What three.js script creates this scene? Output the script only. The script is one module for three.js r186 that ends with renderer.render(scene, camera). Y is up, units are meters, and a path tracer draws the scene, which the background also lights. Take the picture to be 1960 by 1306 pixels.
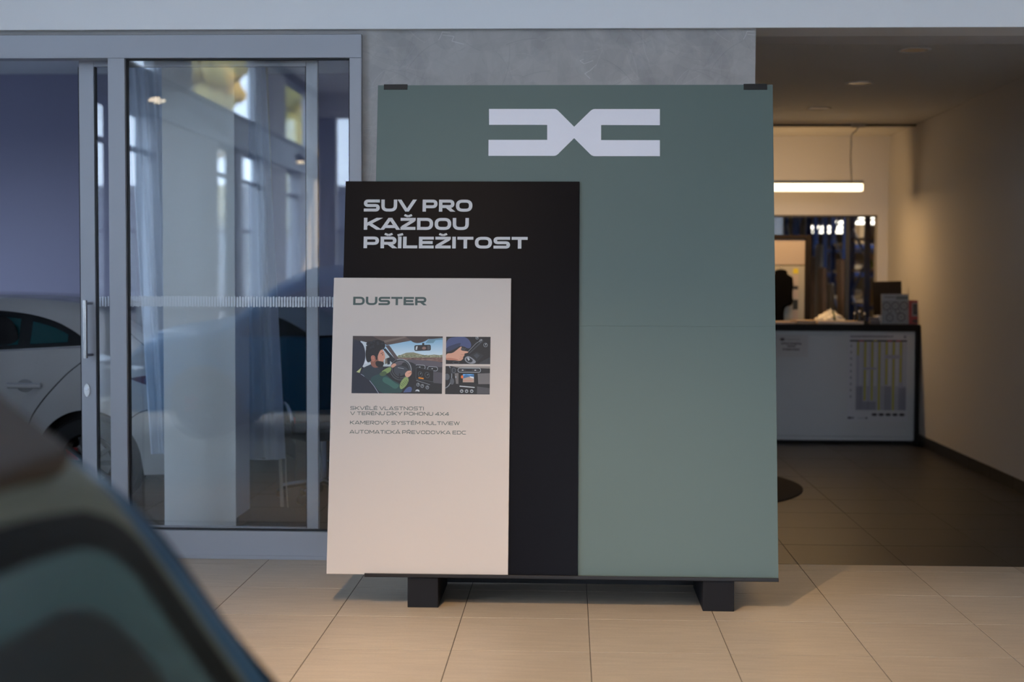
import * as THREE from 'three';
import { RoundedBoxGeometry } from 'three/addons/geometries/RoundedBoxGeometry.js';
import { mergeGeometries } from 'three/addons/utils/BufferGeometryUtils.js';
import { RectAreaLightUniformsLib } from 'three/addons/lights/RectAreaLightUniformsLib.js';

// ------------------------------------------------------------------ camera, sky, sun, exposure
RectAreaLightUniformsLib.init();
const scene = new THREE.Scene();
const FOCAL = 2750, EYE = 1.61;                       // pixels of the 1960 x 1306 frame; metres
const camera = new THREE.PerspectiveCamera(2 * Math.atan(653 / FOCAL) * 180 / Math.PI, 1960 / 1306, 0.05, 400);
camera.rotation.order = 'YXZ';
camera.position.set(0, EYE, 0);
camera.rotation.set(-0.04416, 0.04018, 0.00386);
camera.focus = 7.0;
camera.userData.fStop = 1.75;
camera.updateMatrixWorld(true);
scene.add(camera);
const renderer = new THREE.WebGLRenderer();
renderer.toneMapping = THREE.LinearToneMapping;
renderer.toneMappingExposure = 1.0;
renderer.shadowMap.enabled = true;
{ // evening sky, the same all the way round: pale at the horizon, bluer above
  const w = 64, h = 64, d = new Float32Array(w * h * 4);
  for (let j = 0; j < h; j++) {
    const e = Math.max(0, (j + 0.5) / h * 2 - 1), k = Math.pow(e, 0.6);
    for (let i = 0; i < w; i++) d.set([6.1 - 3.6 * k, 7.3 - 3.2 * k, 8.9 - 2.2 * k, 1], (j * w + i) * 4);
  }
  const t = new THREE.DataTexture(d, w, h, THREE.RGBAFormat, THREE.FloatType);
  t.mapping = THREE.EquirectangularReflectionMapping; t.magFilter = THREE.LinearFilter; t.needsUpdate = true;
  scene.background = t; scene.backgroundIntensity = 1.0;
}
const sun = new THREE.DirectionalLight(new THREE.Color(1.0, 0.72, 0.38), 16);   // low sun from beyond the right-hand side of the building
sun.position.set(40, 15, 10); sun.target.position.set(0, 0, 0); scene.add(sun, sun.target);
sun.castShadow = true; sun.shadow.camera.left = -40; sun.shadow.camera.right = 40; sun.shadow.camera.top = 40; sun.shadow.camera.bottom = -40; sun.shadow.camera.far = 120;

// ------------------------------------------------------------------ helpers
let seed = 7; const rnd = () => { seed = (seed * 1664525 + 1013904223) >>> 0; return seed / 4294967296; };
const V = (x, y, z) => new THREE.Vector3(x, y, z);
function ray(px, py) { return V((px - 980) / FOCAL, -(py - 653) / FOCAL, -1).applyQuaternion(camera.quaternion); }
function at(px, py, D) { const d = ray(px, py); return d.multiplyScalar(D / -d.z).add(V(0, EYE, 0)); }   // the point of a pixel's ray at depth D into the room
const lin = (r, g, b) => new THREE.Color().setRGB(r, g, b);
const mat = (color, roughness = 0.6, o = {}) => new THREE.MeshPhysicalMaterial({ color: color.isColor ? color : new THREE.Color(color), roughness, ...o });
const taken = new Map();
function numbered(n) { const k = taken.get(n) ?? 0; taken.set(n, k + 1); return k ? n + '_' + String(k).padStart(3, '0') : n; }
function tag(o, label, category, group, kind) { o.userData.label = label; o.userData.category = category; if (group) o.userData.group = group; if (kind) o.userData.kind = kind; return o; }
function thing(name, label, category, p = [0, 0, 0], turn = 0, group, kind) {
  const g = new THREE.Group(); g.name = numbered(name); g.position.set(...p); g.rotation.y = turn; scene.add(g);
  return tag(g, label, category, group, kind);
}
function part(name, geo, m, parent, p, r) {
  const o = new THREE.Mesh(geo, m); o.name = name; if (p) o.position.set(...p); if (r) o.rotation.set(...r);
  o.castShadow = o.receiveShadow = true; parent.add(o); return o;
}
function solo(name, geo, m, label, category, p, r, group, kind) { const o = part(numbered(name), geo, m, scene, p, r); return tag(o, label, category, group, kind); }
const box = (w, h, d) => new THREE.BoxGeometry(w, h, d);
const rbox = (w, h, d, r = 0.004, s = 2) => new RoundedBoxGeometry(w, h, d, s, r);
function span(x0, x1, y0, y1, z0, z1) { return box(x1 - x0, y1 - y0, z1 - z0).translate((x0 + x1) / 2, (y0 + y1) / 2, (z0 + z1) / 2); }
function rspan(x0, x1, y0, y1, z0, z1, r = 0.003) { return rbox(x1 - x0, y1 - y0, z1 - z0, r).translate((x0 + x1) / 2, (y0 + y1) / 2, (z0 + z1) / 2); }
const bare = (g) => { const n = g.index ? g.toNonIndexed() : g; for (const k of Object.keys(n.attributes)) if (!['position', 'normal', 'uv'].includes(k)) n.deleteAttribute(k); return n; };
const join = (gs) => mergeGeometries(gs.map(bare));
function tube(pts, r, seg = 24, rad = 8) { return new THREE.TubeGeometry(new THREE.CatmullRomCurve3(pts.map((p) => p.isVector3 ? p : V(...p))), seg, r, rad); }
function bar(a, b, r, rad = 10) { const d = b.clone().sub(a), g = new THREE.CylinderGeometry(r, r, d.length(), rad); g.applyQuaternion(new THREE.Quaternion().setFromUnitVectors(V(0, 1, 0), d.normalize())); return g.translate((a.x + b.x) / 2, (a.y + b.y) / 2, (a.z + b.z) / 2); }
function grid(nu, nv, f) {                                            // a surface from f(u, v), both 0..1
  const pos = [], uv = [], ix = [];
  for (let j = 0; j <= nv; j++) for (let i = 0; i <= nu; i++) { const p = f(i / nu, j / nv); pos.push(p[0], p[1], p[2]); uv.push(i / nu, j / nv); }
  for (let j = 0; j < nv; j++) for (let i = 0; i < nu; i++) { const a = j * (nu + 1) + i, b = a + 1, c = a + nu + 1, d = c + 1; ix.push(a, b, d, a, d, c); }
  const g = new THREE.BufferGeometry(); g.setAttribute('position', new THREE.Float32BufferAttribute(pos, 3)); g.setAttribute('uv', new THREE.Float32BufferAttribute(uv, 2)); g.setIndex(ix); g.computeVertexNormals(); return g;
}
function canvasTexture(w, h, draw, srgb = true) { const c = document.createElement('canvas'); c.width = w; c.height = h; draw(c.getContext('2d'), w, h); const t = new THREE.CanvasTexture(c); if (srgb) t.colorSpace = THREE.SRGBColorSpace; return t; }
function noiseField(w, h, sx, sy, seed0) {                             // tiling value noise, 0..1
  let s = seed0; const r = () => { s = (s * 1664525 + 1013904223) >>> 0; return s / 4294967296; };
  const a = Float32Array.from({ length: sx * sy }, r), out = new Float32Array(w * h), sm = (t) => t * t * (3 - 2 * t);
  for (let j = 0; j < h; j++) for (let i = 0; i < w; i++) {
    const x = i / w * sx, y = j / h * sy, x0 = Math.floor(x), y0 = Math.floor(y), u = sm(x - x0), v = sm(y - y0), q = (p, k) => a[(k % sy) * sx + (p % sx)];
    out[j * w + i] = (q(x0, y0) * (1 - u) + q(x0 + 1, y0) * u) * (1 - v) + (q(x0, y0 + 1) * (1 - u) + q(x0 + 1, y0 + 1) * u) * v;
  }
  return out;
}
function noiseTexture(size, layers, c0, c1, data = false) {            // layers: [cells x, cells y, weight, seed]
  const d = new Uint8Array(size * size * 4), f = new Float32Array(size * size); let tot = 0;
  for (const [sx, sy, w, s] of layers) { const n = noiseField(size, size, sx, sy, s); tot += w; for (let i = 0; i < f.length; i++) f[i] += n[i] * w; }
  for (let i = 0; i < f.length; i++) { const t = f[i] / tot; for (let k = 0; k < 3; k++) d[i * 4 + k] = 255 * (c0[k] + (c1[k] - c0[k]) * t); d[i * 4 + 3] = 255; }
  const t = new THREE.DataTexture(d, size, size); t.wrapS = t.wrapT = THREE.RepeatWrapping; t.magFilter = t.minFilter = THREE.LinearFilter; t.needsUpdate = true; if (!data) t.colorSpace = THREE.SRGBColorSpace; return t;
}
const g3 = (v) => [v, v, v];

// ------------------------------------------------------------------ materials
const tileMap = noiseTexture(512, [[6, 40, 1, 3], [10, 130, 1.2, 5], [160, 200, 0.9, 8], [3, 3, 0.8, 9]], [0.67, 0.61, 0.535], [0.785, 0.72, 0.635]);
const darkTileMap = noiseTexture(512, [[6, 40, 1, 13], [10, 130, 1, 15], [160, 200, 0.6, 18]], [0.10, 0.087, 0.08], [0.17, 0.155, 0.145]);
const tileBump = noiseTexture(512, [[10, 130, 1, 5], [160, 200, 1, 8]], g3(0), g3(1), true);
const plasterMap = canvasTexture(1024, 1024, (c, w, h) => {
  c.fillStyle = '#aeaaa6'; c.fillRect(0, 0, w, h);
  let s = 91; const r = () => { s = (s * 1664525 + 1013904223) >>> 0; return s / 4294967296; };
  for (let i = 0; i < 900; i++) { const v = r() < 0.5 ? 255 : 40; c.fillStyle = `rgba(${v},${v},${v},${0.012 + 0.02 * r()})`; c.beginPath(); c.ellipse(r() * w, r() * h, 20 + 110 * r(), 8 + 40 * r(), r() * 3.14, 0, 6.3); c.fill(); }
  for (let i = 0; i < 420; i++) { const v = r() < 0.6 ? 245 : 70; c.strokeStyle = `rgba(${v},${v},${v},${0.05 + 0.12 * r()})`; c.lineWidth = 0.6 + 1.6 * r(); const x = r() * w, y = r() * h, R = 40 + 240 * r(), a = r() * 6.3; c.beginPath(); c.arc(x, y, R, a, a + 0.15 + 0.6 * r()); c.stroke(); }
  for (let i = 0; i < 16; i++) { c.strokeStyle = 'rgba(250,250,250,0.5)'; c.lineWidth = 1.5; let x = r() * w, y = r() * h; c.beginPath(); c.moveTo(x, y); for (let k = 0; k < 3; k++) { x += (r() - 0.3) * 60; y += (r() - 0.5) * 40; c.lineTo(x, y); } c.stroke(); }
});
plasterMap.wrapS = plasterMap.wrapT = THREE.RepeatWrapping;
const M = {
  tile: mat(lin(1, 1, 1), 0.42, { map: tileMap, bumpMap: tileBump, bumpScale: 0.0003 }),
  darkTile: mat(lin(1, 1, 1), 0.38, { map: darkTileMap, bumpMap: tileBump, bumpScale: 0.0003 }),
  grout: mat(lin(0.085, 0.066, 0.05), 0.9), darkGrout: mat(lin(0.02, 0.018, 0.016), 0.9),
  slab: mat(lin(0.36, 0.31, 0.24), 0.5), darkSlab: mat(lin(0.045, 0.04, 0.036), 0.5),
  white: mat(lin(0.88, 0.88, 0.88), 0.75), ceiling: mat(lin(0.78, 0.77, 0.75), 0.85), wallPaint: mat(lin(0.64, 0.63, 0.63), 0.75),
  plaster: mat(lin(1, 1, 1), 0.55, { map: plasterMap }), mauve: mat(lin(0.33, 0.315, 0.42), 0.8),
  alu: mat(lin(0.365, 0.375, 0.405), 0.42, { metalness: 0.15 }), steel: mat(lin(0.62, 0.60, 0.58), 0.25, { metalness: 1 }), darkFrame: mat(lin(0.035, 0.037, 0.042), 0.5),
  glass: new THREE.MeshPhysicalMaterial({ color: lin(0.978, 0.99, 0.992), roughness: 0, transmission: 1, thickness: 0, ior: 1.6 }),
  facadeGlass: new THREE.MeshPhysicalMaterial({ color: lin(0.985, 0.99, 0.995), roughness: 0, transmission: 1, thickness: 0, ior: 1.5, specularIntensity: 0.35 }),
  frost: mat(lin(0.75, 0.80, 0.84), 0.8), seal: mat(lin(0.012, 0.012, 0.014), 0.6),
  board: mat(lin(0.104, 0.150, 0.137), 0.5), boardEdge: mat(lin(0.20, 0.17, 0.14), 0.6), black: mat(lin(0.0055, 0.0045, 0.006), 0.36, { specularIntensity: 0.16 }), cream: mat(lin(0.60, 0.525, 0.465), 0.5),
  vinyl: mat(lin(0.80, 0.80, 0.86), 0.45), letterGrey: mat(lin(0.60, 0.59, 0.59), 0.5), letterGreen: mat(lin(0.055, 0.088, 0.078), 0.5),
  block: mat(lin(0.010, 0.010, 0.012), 0.7, { specularIntensity: 0.5 }), rail: mat(lin(0.012, 0.011, 0.012), 0.4), clip: mat(lin(0.006, 0.006, 0.006), 0.5),
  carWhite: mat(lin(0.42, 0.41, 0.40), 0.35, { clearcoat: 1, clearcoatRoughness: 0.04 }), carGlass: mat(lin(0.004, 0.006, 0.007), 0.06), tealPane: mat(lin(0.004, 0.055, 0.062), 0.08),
  tyre: mat(lin(0.012, 0.012, 0.013), 0.85), rim: mat(lin(0.018, 0.018, 0.02), 0.35, { metalness: 0.3 }), redLamp: mat(lin(0.09, 0.006, 0.008), 0.12, { clearcoat: 1 }), chrome: mat(lin(0.75, 0.76, 0.78), 0.12, { metalness: 1 }),
  blackTrim: mat(lin(0.007, 0.007, 0.008), 0.55, { specularIntensity: 0.4 }), caliper: mat(lin(0.4, 0.01, 0.012), 0.4),
  cloth: new THREE.MeshPhysicalMaterial({ color: lin(0.72, 0.78, 0.88), roughness: 0.95, transmission: 0.45, thickness: 0, side: THREE.DoubleSide }),
  rack: mat(lin(0.008, 0.055, 0.32), 0.45), carton: mat(lin(0.42, 0.27, 0.15), 0.85), cartonPale: mat(lin(0.62, 0.50, 0.37), 0.85), polybag: mat(lin(0.7, 0.66, 0.6), 0.35),
};

// ------------------------------------------------------------------ the shell of the building
const KIND = 'structure';
// floors
const X0 = 0.0955, ROW = 6.727;
const tileVariants = (u0) => [0, 1, 2, 3, 4, 5].map((k) => { const g = rbox(0.5965, 0.012, 0.5965, 0.0012, 1); const uv = g.attributes.uv, p = g.attributes.position; for (let i = 0; i < uv.count; i++) uv.setXY(i, p.getX(i) / 0.9 + 0.37 * k, p.getZ(i) / 0.9 + 0.23 * k * (k + 1)); return g; });
const TILES = tileVariants();
function layTiles(parent, m, xs, ds, dMax, xMin = -99, xMax = 99) {
  for (const d of ds) for (const x of xs) {
    const x1 = Math.min(x + 0.6, xMax), x0 = Math.max(x, xMin), d1 = Math.min(d + 0.6, dMax); if (x1 - x0 < 0.03 || d1 - d < 0.03) continue;
    const k = Math.floor(rnd() * 6), o = part('tile', TILES[k], m, parent, [(x0 + x1) / 2, -0.006 + (rnd() - 0.5) * 0.0005, -(d + d1) / 2]);
    o.scale.set((x1 - x0 - 0.0035) / 0.5965, 1, (d1 - d - 0.006) / 0.5965);
  }
}
const steps = (a, n) => Array.from({ length: n }, (_, i) => a + 0.6 * i);
{
  const f = thing('floor', 'beige matt stone-look floor tiles of the showroom', 'floor', [0, 0, 0], 0, null, KIND);
  part('grout_bed', span(-6.2, 8.2, -0.2, -0.0014, -8.1, 18.2), M.grout, f);
  part('floor_slab', span(-6.2, 8.2, -0.0013, 0, -5.527, 18.2), M.slab, f);
  layTiles(f, M.tile, steps(X0 - 0.6 * 7, 14), steps(ROW - 1.2, 5), 8.1);
  const l = thing('floor', 'dark brown-black tiles of the passage to the counter', 'floor', [0, 0, 0], 0, null, KIND);
  part('grout_bed', span(-1.1, 3.5, -0.2, -0.0014, -15.7, -8.1), M.darkGrout, l);
  layTiles(l, M.darkTile, steps(X0 - 0.6 * 2, 8), steps(8.1, 11), 14.7, -1.1, 3.41);
  const b = thing('floor', 'dark tiles of the delivery room behind the glass', 'floor', [0, 0, 0], 0, null, KIND);
  part('grout_bed', span(-9, -1.25, -0.2, -0.0014, -14.8, -8.1), M.darkGrout, b);
  layTiles(b, M.darkTile, steps(X0 - 0.6 * 8, 6), steps(8.1, 8), 12.9, -9, -1.3);
  part('floor_slab', span(-9, X0 - 4.8, -0.0013, 0, -14.8, -8.1), M.darkSlab, b);
  solo('floor', span(-3, 10, -0.2, -0.001, -45, -15.7), mat(lin(0.25, 0.24, 0.23), 0.6), 'grey concrete floor of the parts store', 'floor', null, null, null, KIND);
}
// showroom ceiling and walls
solo('ceiling', span(-6.3, 8.3, 6.0, 6.3, -8.4, 18.4), M.ceiling, 'white plaster ceiling high over the showroom', 'ceiling', null, null, null, KIND);
solo('wall_right', span(8.0, 8.3, -0.2, 6, -8.4, 18.4), M.wallPaint, 'plain pale wall on the far right of the showroom', 'wall', null, null, null, KIND);
{
  const w = thing('wall_back', 'unseen rear wall of the showroom with dark posts, glazing added for frontal daylight', 'wall', [0, 0, 0], 0, null, KIND), open = [[-5.6, -2.4], [-2.0, 1.2], [1.6, 4.8], [5.2, 7.6]];  // out of view; glazing added to bring daylight onto surfaces facing the camera
  part('parapet', span(-6.3, 8.3, -0.2, 0.2, 18, 18.3), M.wallPaint, w); part('head', span(-6.3, 8.3, 5.4, 6.05, 18, 18.3), M.wallPaint, w);
  let x = -6.3; for (const [a, b] of [...open, [8.3, 8.4]]) { part('post', span(x, a, 0.2, 5.4, 18, 18.3), M.darkFrame, w); x = b; }
  for (const [a, b] of open) { part('pane', span(a, b, 0.2, 5.4, 18.15, 18.151), M.facadeGlass, w); part('transom', span(a, b, 2.66, 2.74, 18.1, 18.2), M.darkFrame, w); }
}
const LINT = at(980, 54.5, 8.06).y;
{
  const w = thing('wall_front', 'grey trowelled plaster wall with white bulkhead above it', 'wall', [0, 0, 0], 0, null, KIND);
  const xl = at(692, 340, 8.1).x, xr = at(1446, 110, 8.1).x;
  const pl = box(xr - xl, LINT + 0.02, 0.25); { const uv = pl.attributes.uv, p = pl.attributes.position; for (let i = 0; i < uv.count; i++) uv.setXY(i, p.getX(i) / 1.7, p.getY(i) / 1.7); }
  part('plaster_wall', pl, M.plaster, w, [(xl + xr) / 2, (LINT + 0.02) / 2, -8.225]);
  part('plaster_strip', span(-6, xl, at(300, 66, 8.1).y, LINT + 0.02, -8.35, -8.1), M.plaster, w);
  part('wall_pier', span(-6.2, -3.9, -0.2, LINT, -8.35, -8.1), M.wallPaint, w);
  part('wall_pier', span(3.41, 8.2, -0.2, LINT, -8.66, -8.1), M.wallPaint, w);
  part('bulkhead', span(-6.2, 8.2, LINT, 6.05, -8.35, -8.06), M.white, w);
  part('lintel', span(-1.1, 3.6, LINT, 3.5, -8.64, -8.35), M.wallPaint, w);
}
// glazed facade on the left of the showroom: piers, beam, panes
{
  const bays = [[-4.2, -1.4], [-1.0, 0.4], [0.8, 2.62], [3.1, 4.3], [8.1, 9.5], [9.95, 11.7], [14.0, 15.5]], top = 3.9, beam = 4.46;
  const w = thing('wall_left', 'dark framed glazed front of the showroom with a solid pier', 'wall', [0, 0, 0], 0, null, KIND);
  let z = -8.4; for (const [a, b] of [...bays, [18.3, 18.4]]) { part('pier', span(-6.25, -6, -0.2, top, z, a), a - z > 1 ? M.wallPaint : M.darkFrame, w); z = b; }
  part('beam', span(-6.3, -5.95, top, beam, -8.4, 18.4), M.darkFrame, w);
  const ups = [[-4.2, -1.4], [-1.0, 2.62], [3.0, 4.4], [6.5, 11.0], [13.9, 16.5]];
  z = -8.4; for (const [a, b] of [...ups, [18.3, 18.4]]) { part('upper_pier', span(-6.15, -6, beam, 5.8, z, a), M.wallPaint, w); z = b; }
  part('head', span(-6.25, -6, 5.8, 6.05, -8.4, 18.4), M.darkFrame, w);
  for (const [a, b] of bays) { part('pane', span(-6.125, -6.124, 0, top, a, b), M.facadeGlass, w); part('transom', span(-6.16, -6.09, 3.35, 3.42, a, b), M.darkFrame, w); }
  for (const [a, b] of ups) part('upper_pane', span(-6.085, -6.084, beam, 5.8, a, b), M.facadeGlass, w);
}
// outdoors, seen only mirrored in the glass
solo('ground', span(-80, 40, -0.3, -0.25, -50, 90), mat(lin(0.13, 0.13, 0.14), 0.9), 'grey asphalt yard outside the showroom front', 'ground', null, null, null, KIND);
{
  const leaf = [mat(lin(0.55, 0.42, 0.14), 0.9), mat(lin(0.42, 0.36, 0.10), 0.9)], bark = mat(lin(0.06, 0.045, 0.035), 0.9);
  { const bd = thing('building', 'low dark commercial building across the yard', 'building', [0, 0, 0]); part('walls', span(-70, -7, -0.05, 6.2, 60, 75), mat(lin(0.10, 0.10, 0.12), 0.8), bd); part('roof_edge', span(-70.2, -6.8, 6.2, 6.45, 59.8, 75.2), mat(lin(0.16, 0.16, 0.17), 0.7), bd); for (let k = 0; k < 16; k++) part('shop_window', span(-68 + 3.9 * k, -66 + 3.9 * k, 1, 4, 59.95, 60.05), mat(lin(0.03, 0.035, 0.04), 0.1), bd); }
  [[-15.2, 44, 13, 1, 'broad autumn tree with pale yellow leaves across the yard'], [-11.7, 44, 12.5, 0.32, 'slender poplar with yellow leaves across the yard'], [-21, 40, 9, 0.9, 'lower autumn tree with brownish leaves across the yard']].forEach(([x, z, h, wd, label], i) => {
    const t = thing('tree', label, 'tree', [x, -0.05, z], i);
    part('trunk', new THREE.CylinderGeometry(0.12, 0.2, h * 0.5, 8).translate(0, h * 0.25, 0), bark, t);
    const blobs = []; for (let k = 0; k < 40; k++) { const a = rnd() * 6.28, r = 1.3 * wd * Math.sqrt(rnd()), y = h * (0.3 + 0.68 * rnd()), g = new THREE.IcosahedronGeometry(0.35 + 0.5 * rnd(), 2), p = g.attributes.position; for (let q = 0; q < p.count; q++) { const s = 1 + 0.25 * Math.sin(p.getX(q) * 23 + k) * Math.sin(p.getY(q) * 19 + k) * Math.sin(p.getZ(q) * 21); p.setXYZ(q, p.getX(q) * s, p.getY(q) * s, p.getZ(q) * s); } blobs.push(g.translate(Math.cos(a) * r, y, Math.sin(a) * r)); }
    const cr = part('crown', join(blobs), leaf[i % 2], t); cr.userData.kind = 'stuff';
  });
}
// passage to the counter
const LC = 3.14, LR = 3.41, LB = 15.63;
solo('ceiling', span(-1.2, LR + 0.2, LC, LC + 0.3, -LB - 0.2, -8.35), M.ceiling, 'dim plaster ceiling of the passage with three recessed downlights', 'ceiling', null, null, null, KIND);
solo('wall_right', span(LR, LR + 0.2, -0.2, LC + 0.2, -LB - 0.2, -8.64), M.wallPaint, 'pale wall along the passage with a dark tiled skirting', 'wall', null, null, null, KIND);
solo('wall_left', span(-1.25, -1.1, -0.2, LC + 0.2, -LB - 0.2, -8.35), M.wallPaint, 'pale wall on the hidden side of the passage', 'wall', null, null, null, KIND);
{
  const b = thing('baseboard_right', 'dark tile skirting along the passage wall', 'baseboard', [0, 0, 0], 0, null, KIND);
  for (let d = 8.1; d < 14.1; d += 0.6) part('skirting_tile', rspan(LR - 0.012, LR, 0, 0.098, -Math.min(d + 0.597, 14.1), -d, 0.002), M.darkTile, b);
}
const oTop = at(1600, 412, LB).y, oR = at(1679, 450, LB).x;
{
  const w = thing('wall_back', 'pale back wall of the passage with a wide hatch into the store', 'wall', [0, 0, 0], 0, null, KIND);
  part('wall_over_hatch', span(-1.2, LR + 0.1, oTop, LC + 0.2, -LB - 0.15, -LB), M.wallPaint, w);
  part('wall_beside_hatch', span(oR, LR + 0.1, 0, oTop, -LB - 0.15, -LB), M.wallPaint, w);
  part('wall_under_hatch', span(-1.2, oR, -0.2, 0.95, -LB - 0.15, -LB), M.wallPaint, w);
  const n = thing('window_2', 'glazed hatch with a thin dark mullion into the parts store', 'window', [0, 0, 0], 0, null, KIND);
  const mx = at(1624, 500, LB).x;
  for (const x of [mx, mx - 1.5]) part('mullion', span(x - 0.022, x + 0.022, 0.95, oTop, -LB - 0.09, -LB - 0.05), M.darkFrame, n);
  part('frame_head', span(-1.2, oR, oTop - 0.02, oTop, -LB - 0.1, -LB - 0.02), M.darkFrame, n);
  part('sill', span(-1.2, oR, 0.95, 0.98, -LB - 0.2, -LB + 0.03), M.wallPaint, n);
  for (const [a, b] of [[mx, oR], [mx - 1.5, mx], [-1.1, mx - 1.5]]) part('pane', span(a + 0.022, b - 0.022, 0.98, oTop - 0.02, -LB - 0.071, -LB - 0.07), M.facadeGlass, n);
}
// parts store shell
solo('ceiling', span(-3, 10, 3.3, 3.5, -45, -LB - 0.15), mat(lin(0.30, 0.24, 0.19), 0.9), 'brownish ceiling of the parts store', 'ceiling', null, null, null, KIND);
solo('wall_back', span(-3, 10, -0.2, 3.4, -45.2, -45), mat(lin(0.30, 0.25, 0.2), 0.9), 'far wall of the parts store', 'wall', null, null, null, KIND);
solo('wall_right', span(10, 10.2, -0.2, 3.4, -45, -LB - 0.15), mat(lin(0.30, 0.25, 0.2), 0.9), 'side wall of the parts store by the racks', 'wall', null, null, null, KIND);
solo('wall_left', span(-3.2, -3, -0.2, 3.4, -45, -LB - 0.15), mat(lin(0.30, 0.25, 0.2), 0.9), 'side wall of the parts store opposite the racks', 'wall', null, null, null, KIND);
solo('wall_front', join([span(LR + 0.1, 10.2, -0.2, 3.4, -LB - 0.15, -LB), span(-3.2, -1.2, -0.2, 3.4, -LB - 0.15, -LB)]), mat(lin(0.30, 0.25, 0.2), 0.9), 'wall of the parts store beside the hatch', 'wall', null, null, null, KIND);
// delivery room behind the sliding door
solo('ceiling', span(-9.2, -1.2, 3.7, 3.9, -15, -8.35), M.ceiling, 'ceiling of the delivery room behind the glass', 'ceiling', null, null, null, KIND);
solo('wall_back', span(-9.2, -1.2, -0.2, 3.8, -15, -14.8), M.mauve, 'mauve painted wall behind the parked white car', 'wall', null, null, null, KIND);
solo('wall_right', span(-1.27, -1.251, -0.2, 3.8, -15, -8.35), M.mauve, 'mauve partition wall at the side of the delivery room', 'wall', null, null, null, KIND);
{
  const w = thing('wall_left', 'outer wall of the delivery room with a wide glazed gate', 'wall', [0, 0, 0], 0, null, KIND);
  part('wall_end', span(-9.2, -9, -0.2, 3.8, -9.0, -8.1), M.mauve, w); part('wall_end', span(-9.2, -9, -0.2, 3.8, -15, -14.2), M.mauve, w);
  part('gate_head', span(-9.2, -9, 2.9, 3.8, -14.2, -9.0), M.mauve, w);
  for (let k = 0; k < 5; k++) part('gate_post', span(-9.12, -9.05, 0, 2.9, -9.0 - k * 1.3 - 0.04, -9.0 - k * 1.3 + 0.04), M.darkFrame, w);
  part('pane', span(-9.081, -9.08, 0, 2.9, -14.2, -9.0), M.facadeGlass, w);
  part('wall_front_end', span(-9.2, -6.2, -0.2, 3.8, -8.35, -8.1), M.wallPaint, w);
  part('wall_over_door', span(-6.2, -1.2, LINT, 3.8, -8.36, -8.35), M.white, w);
}

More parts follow.
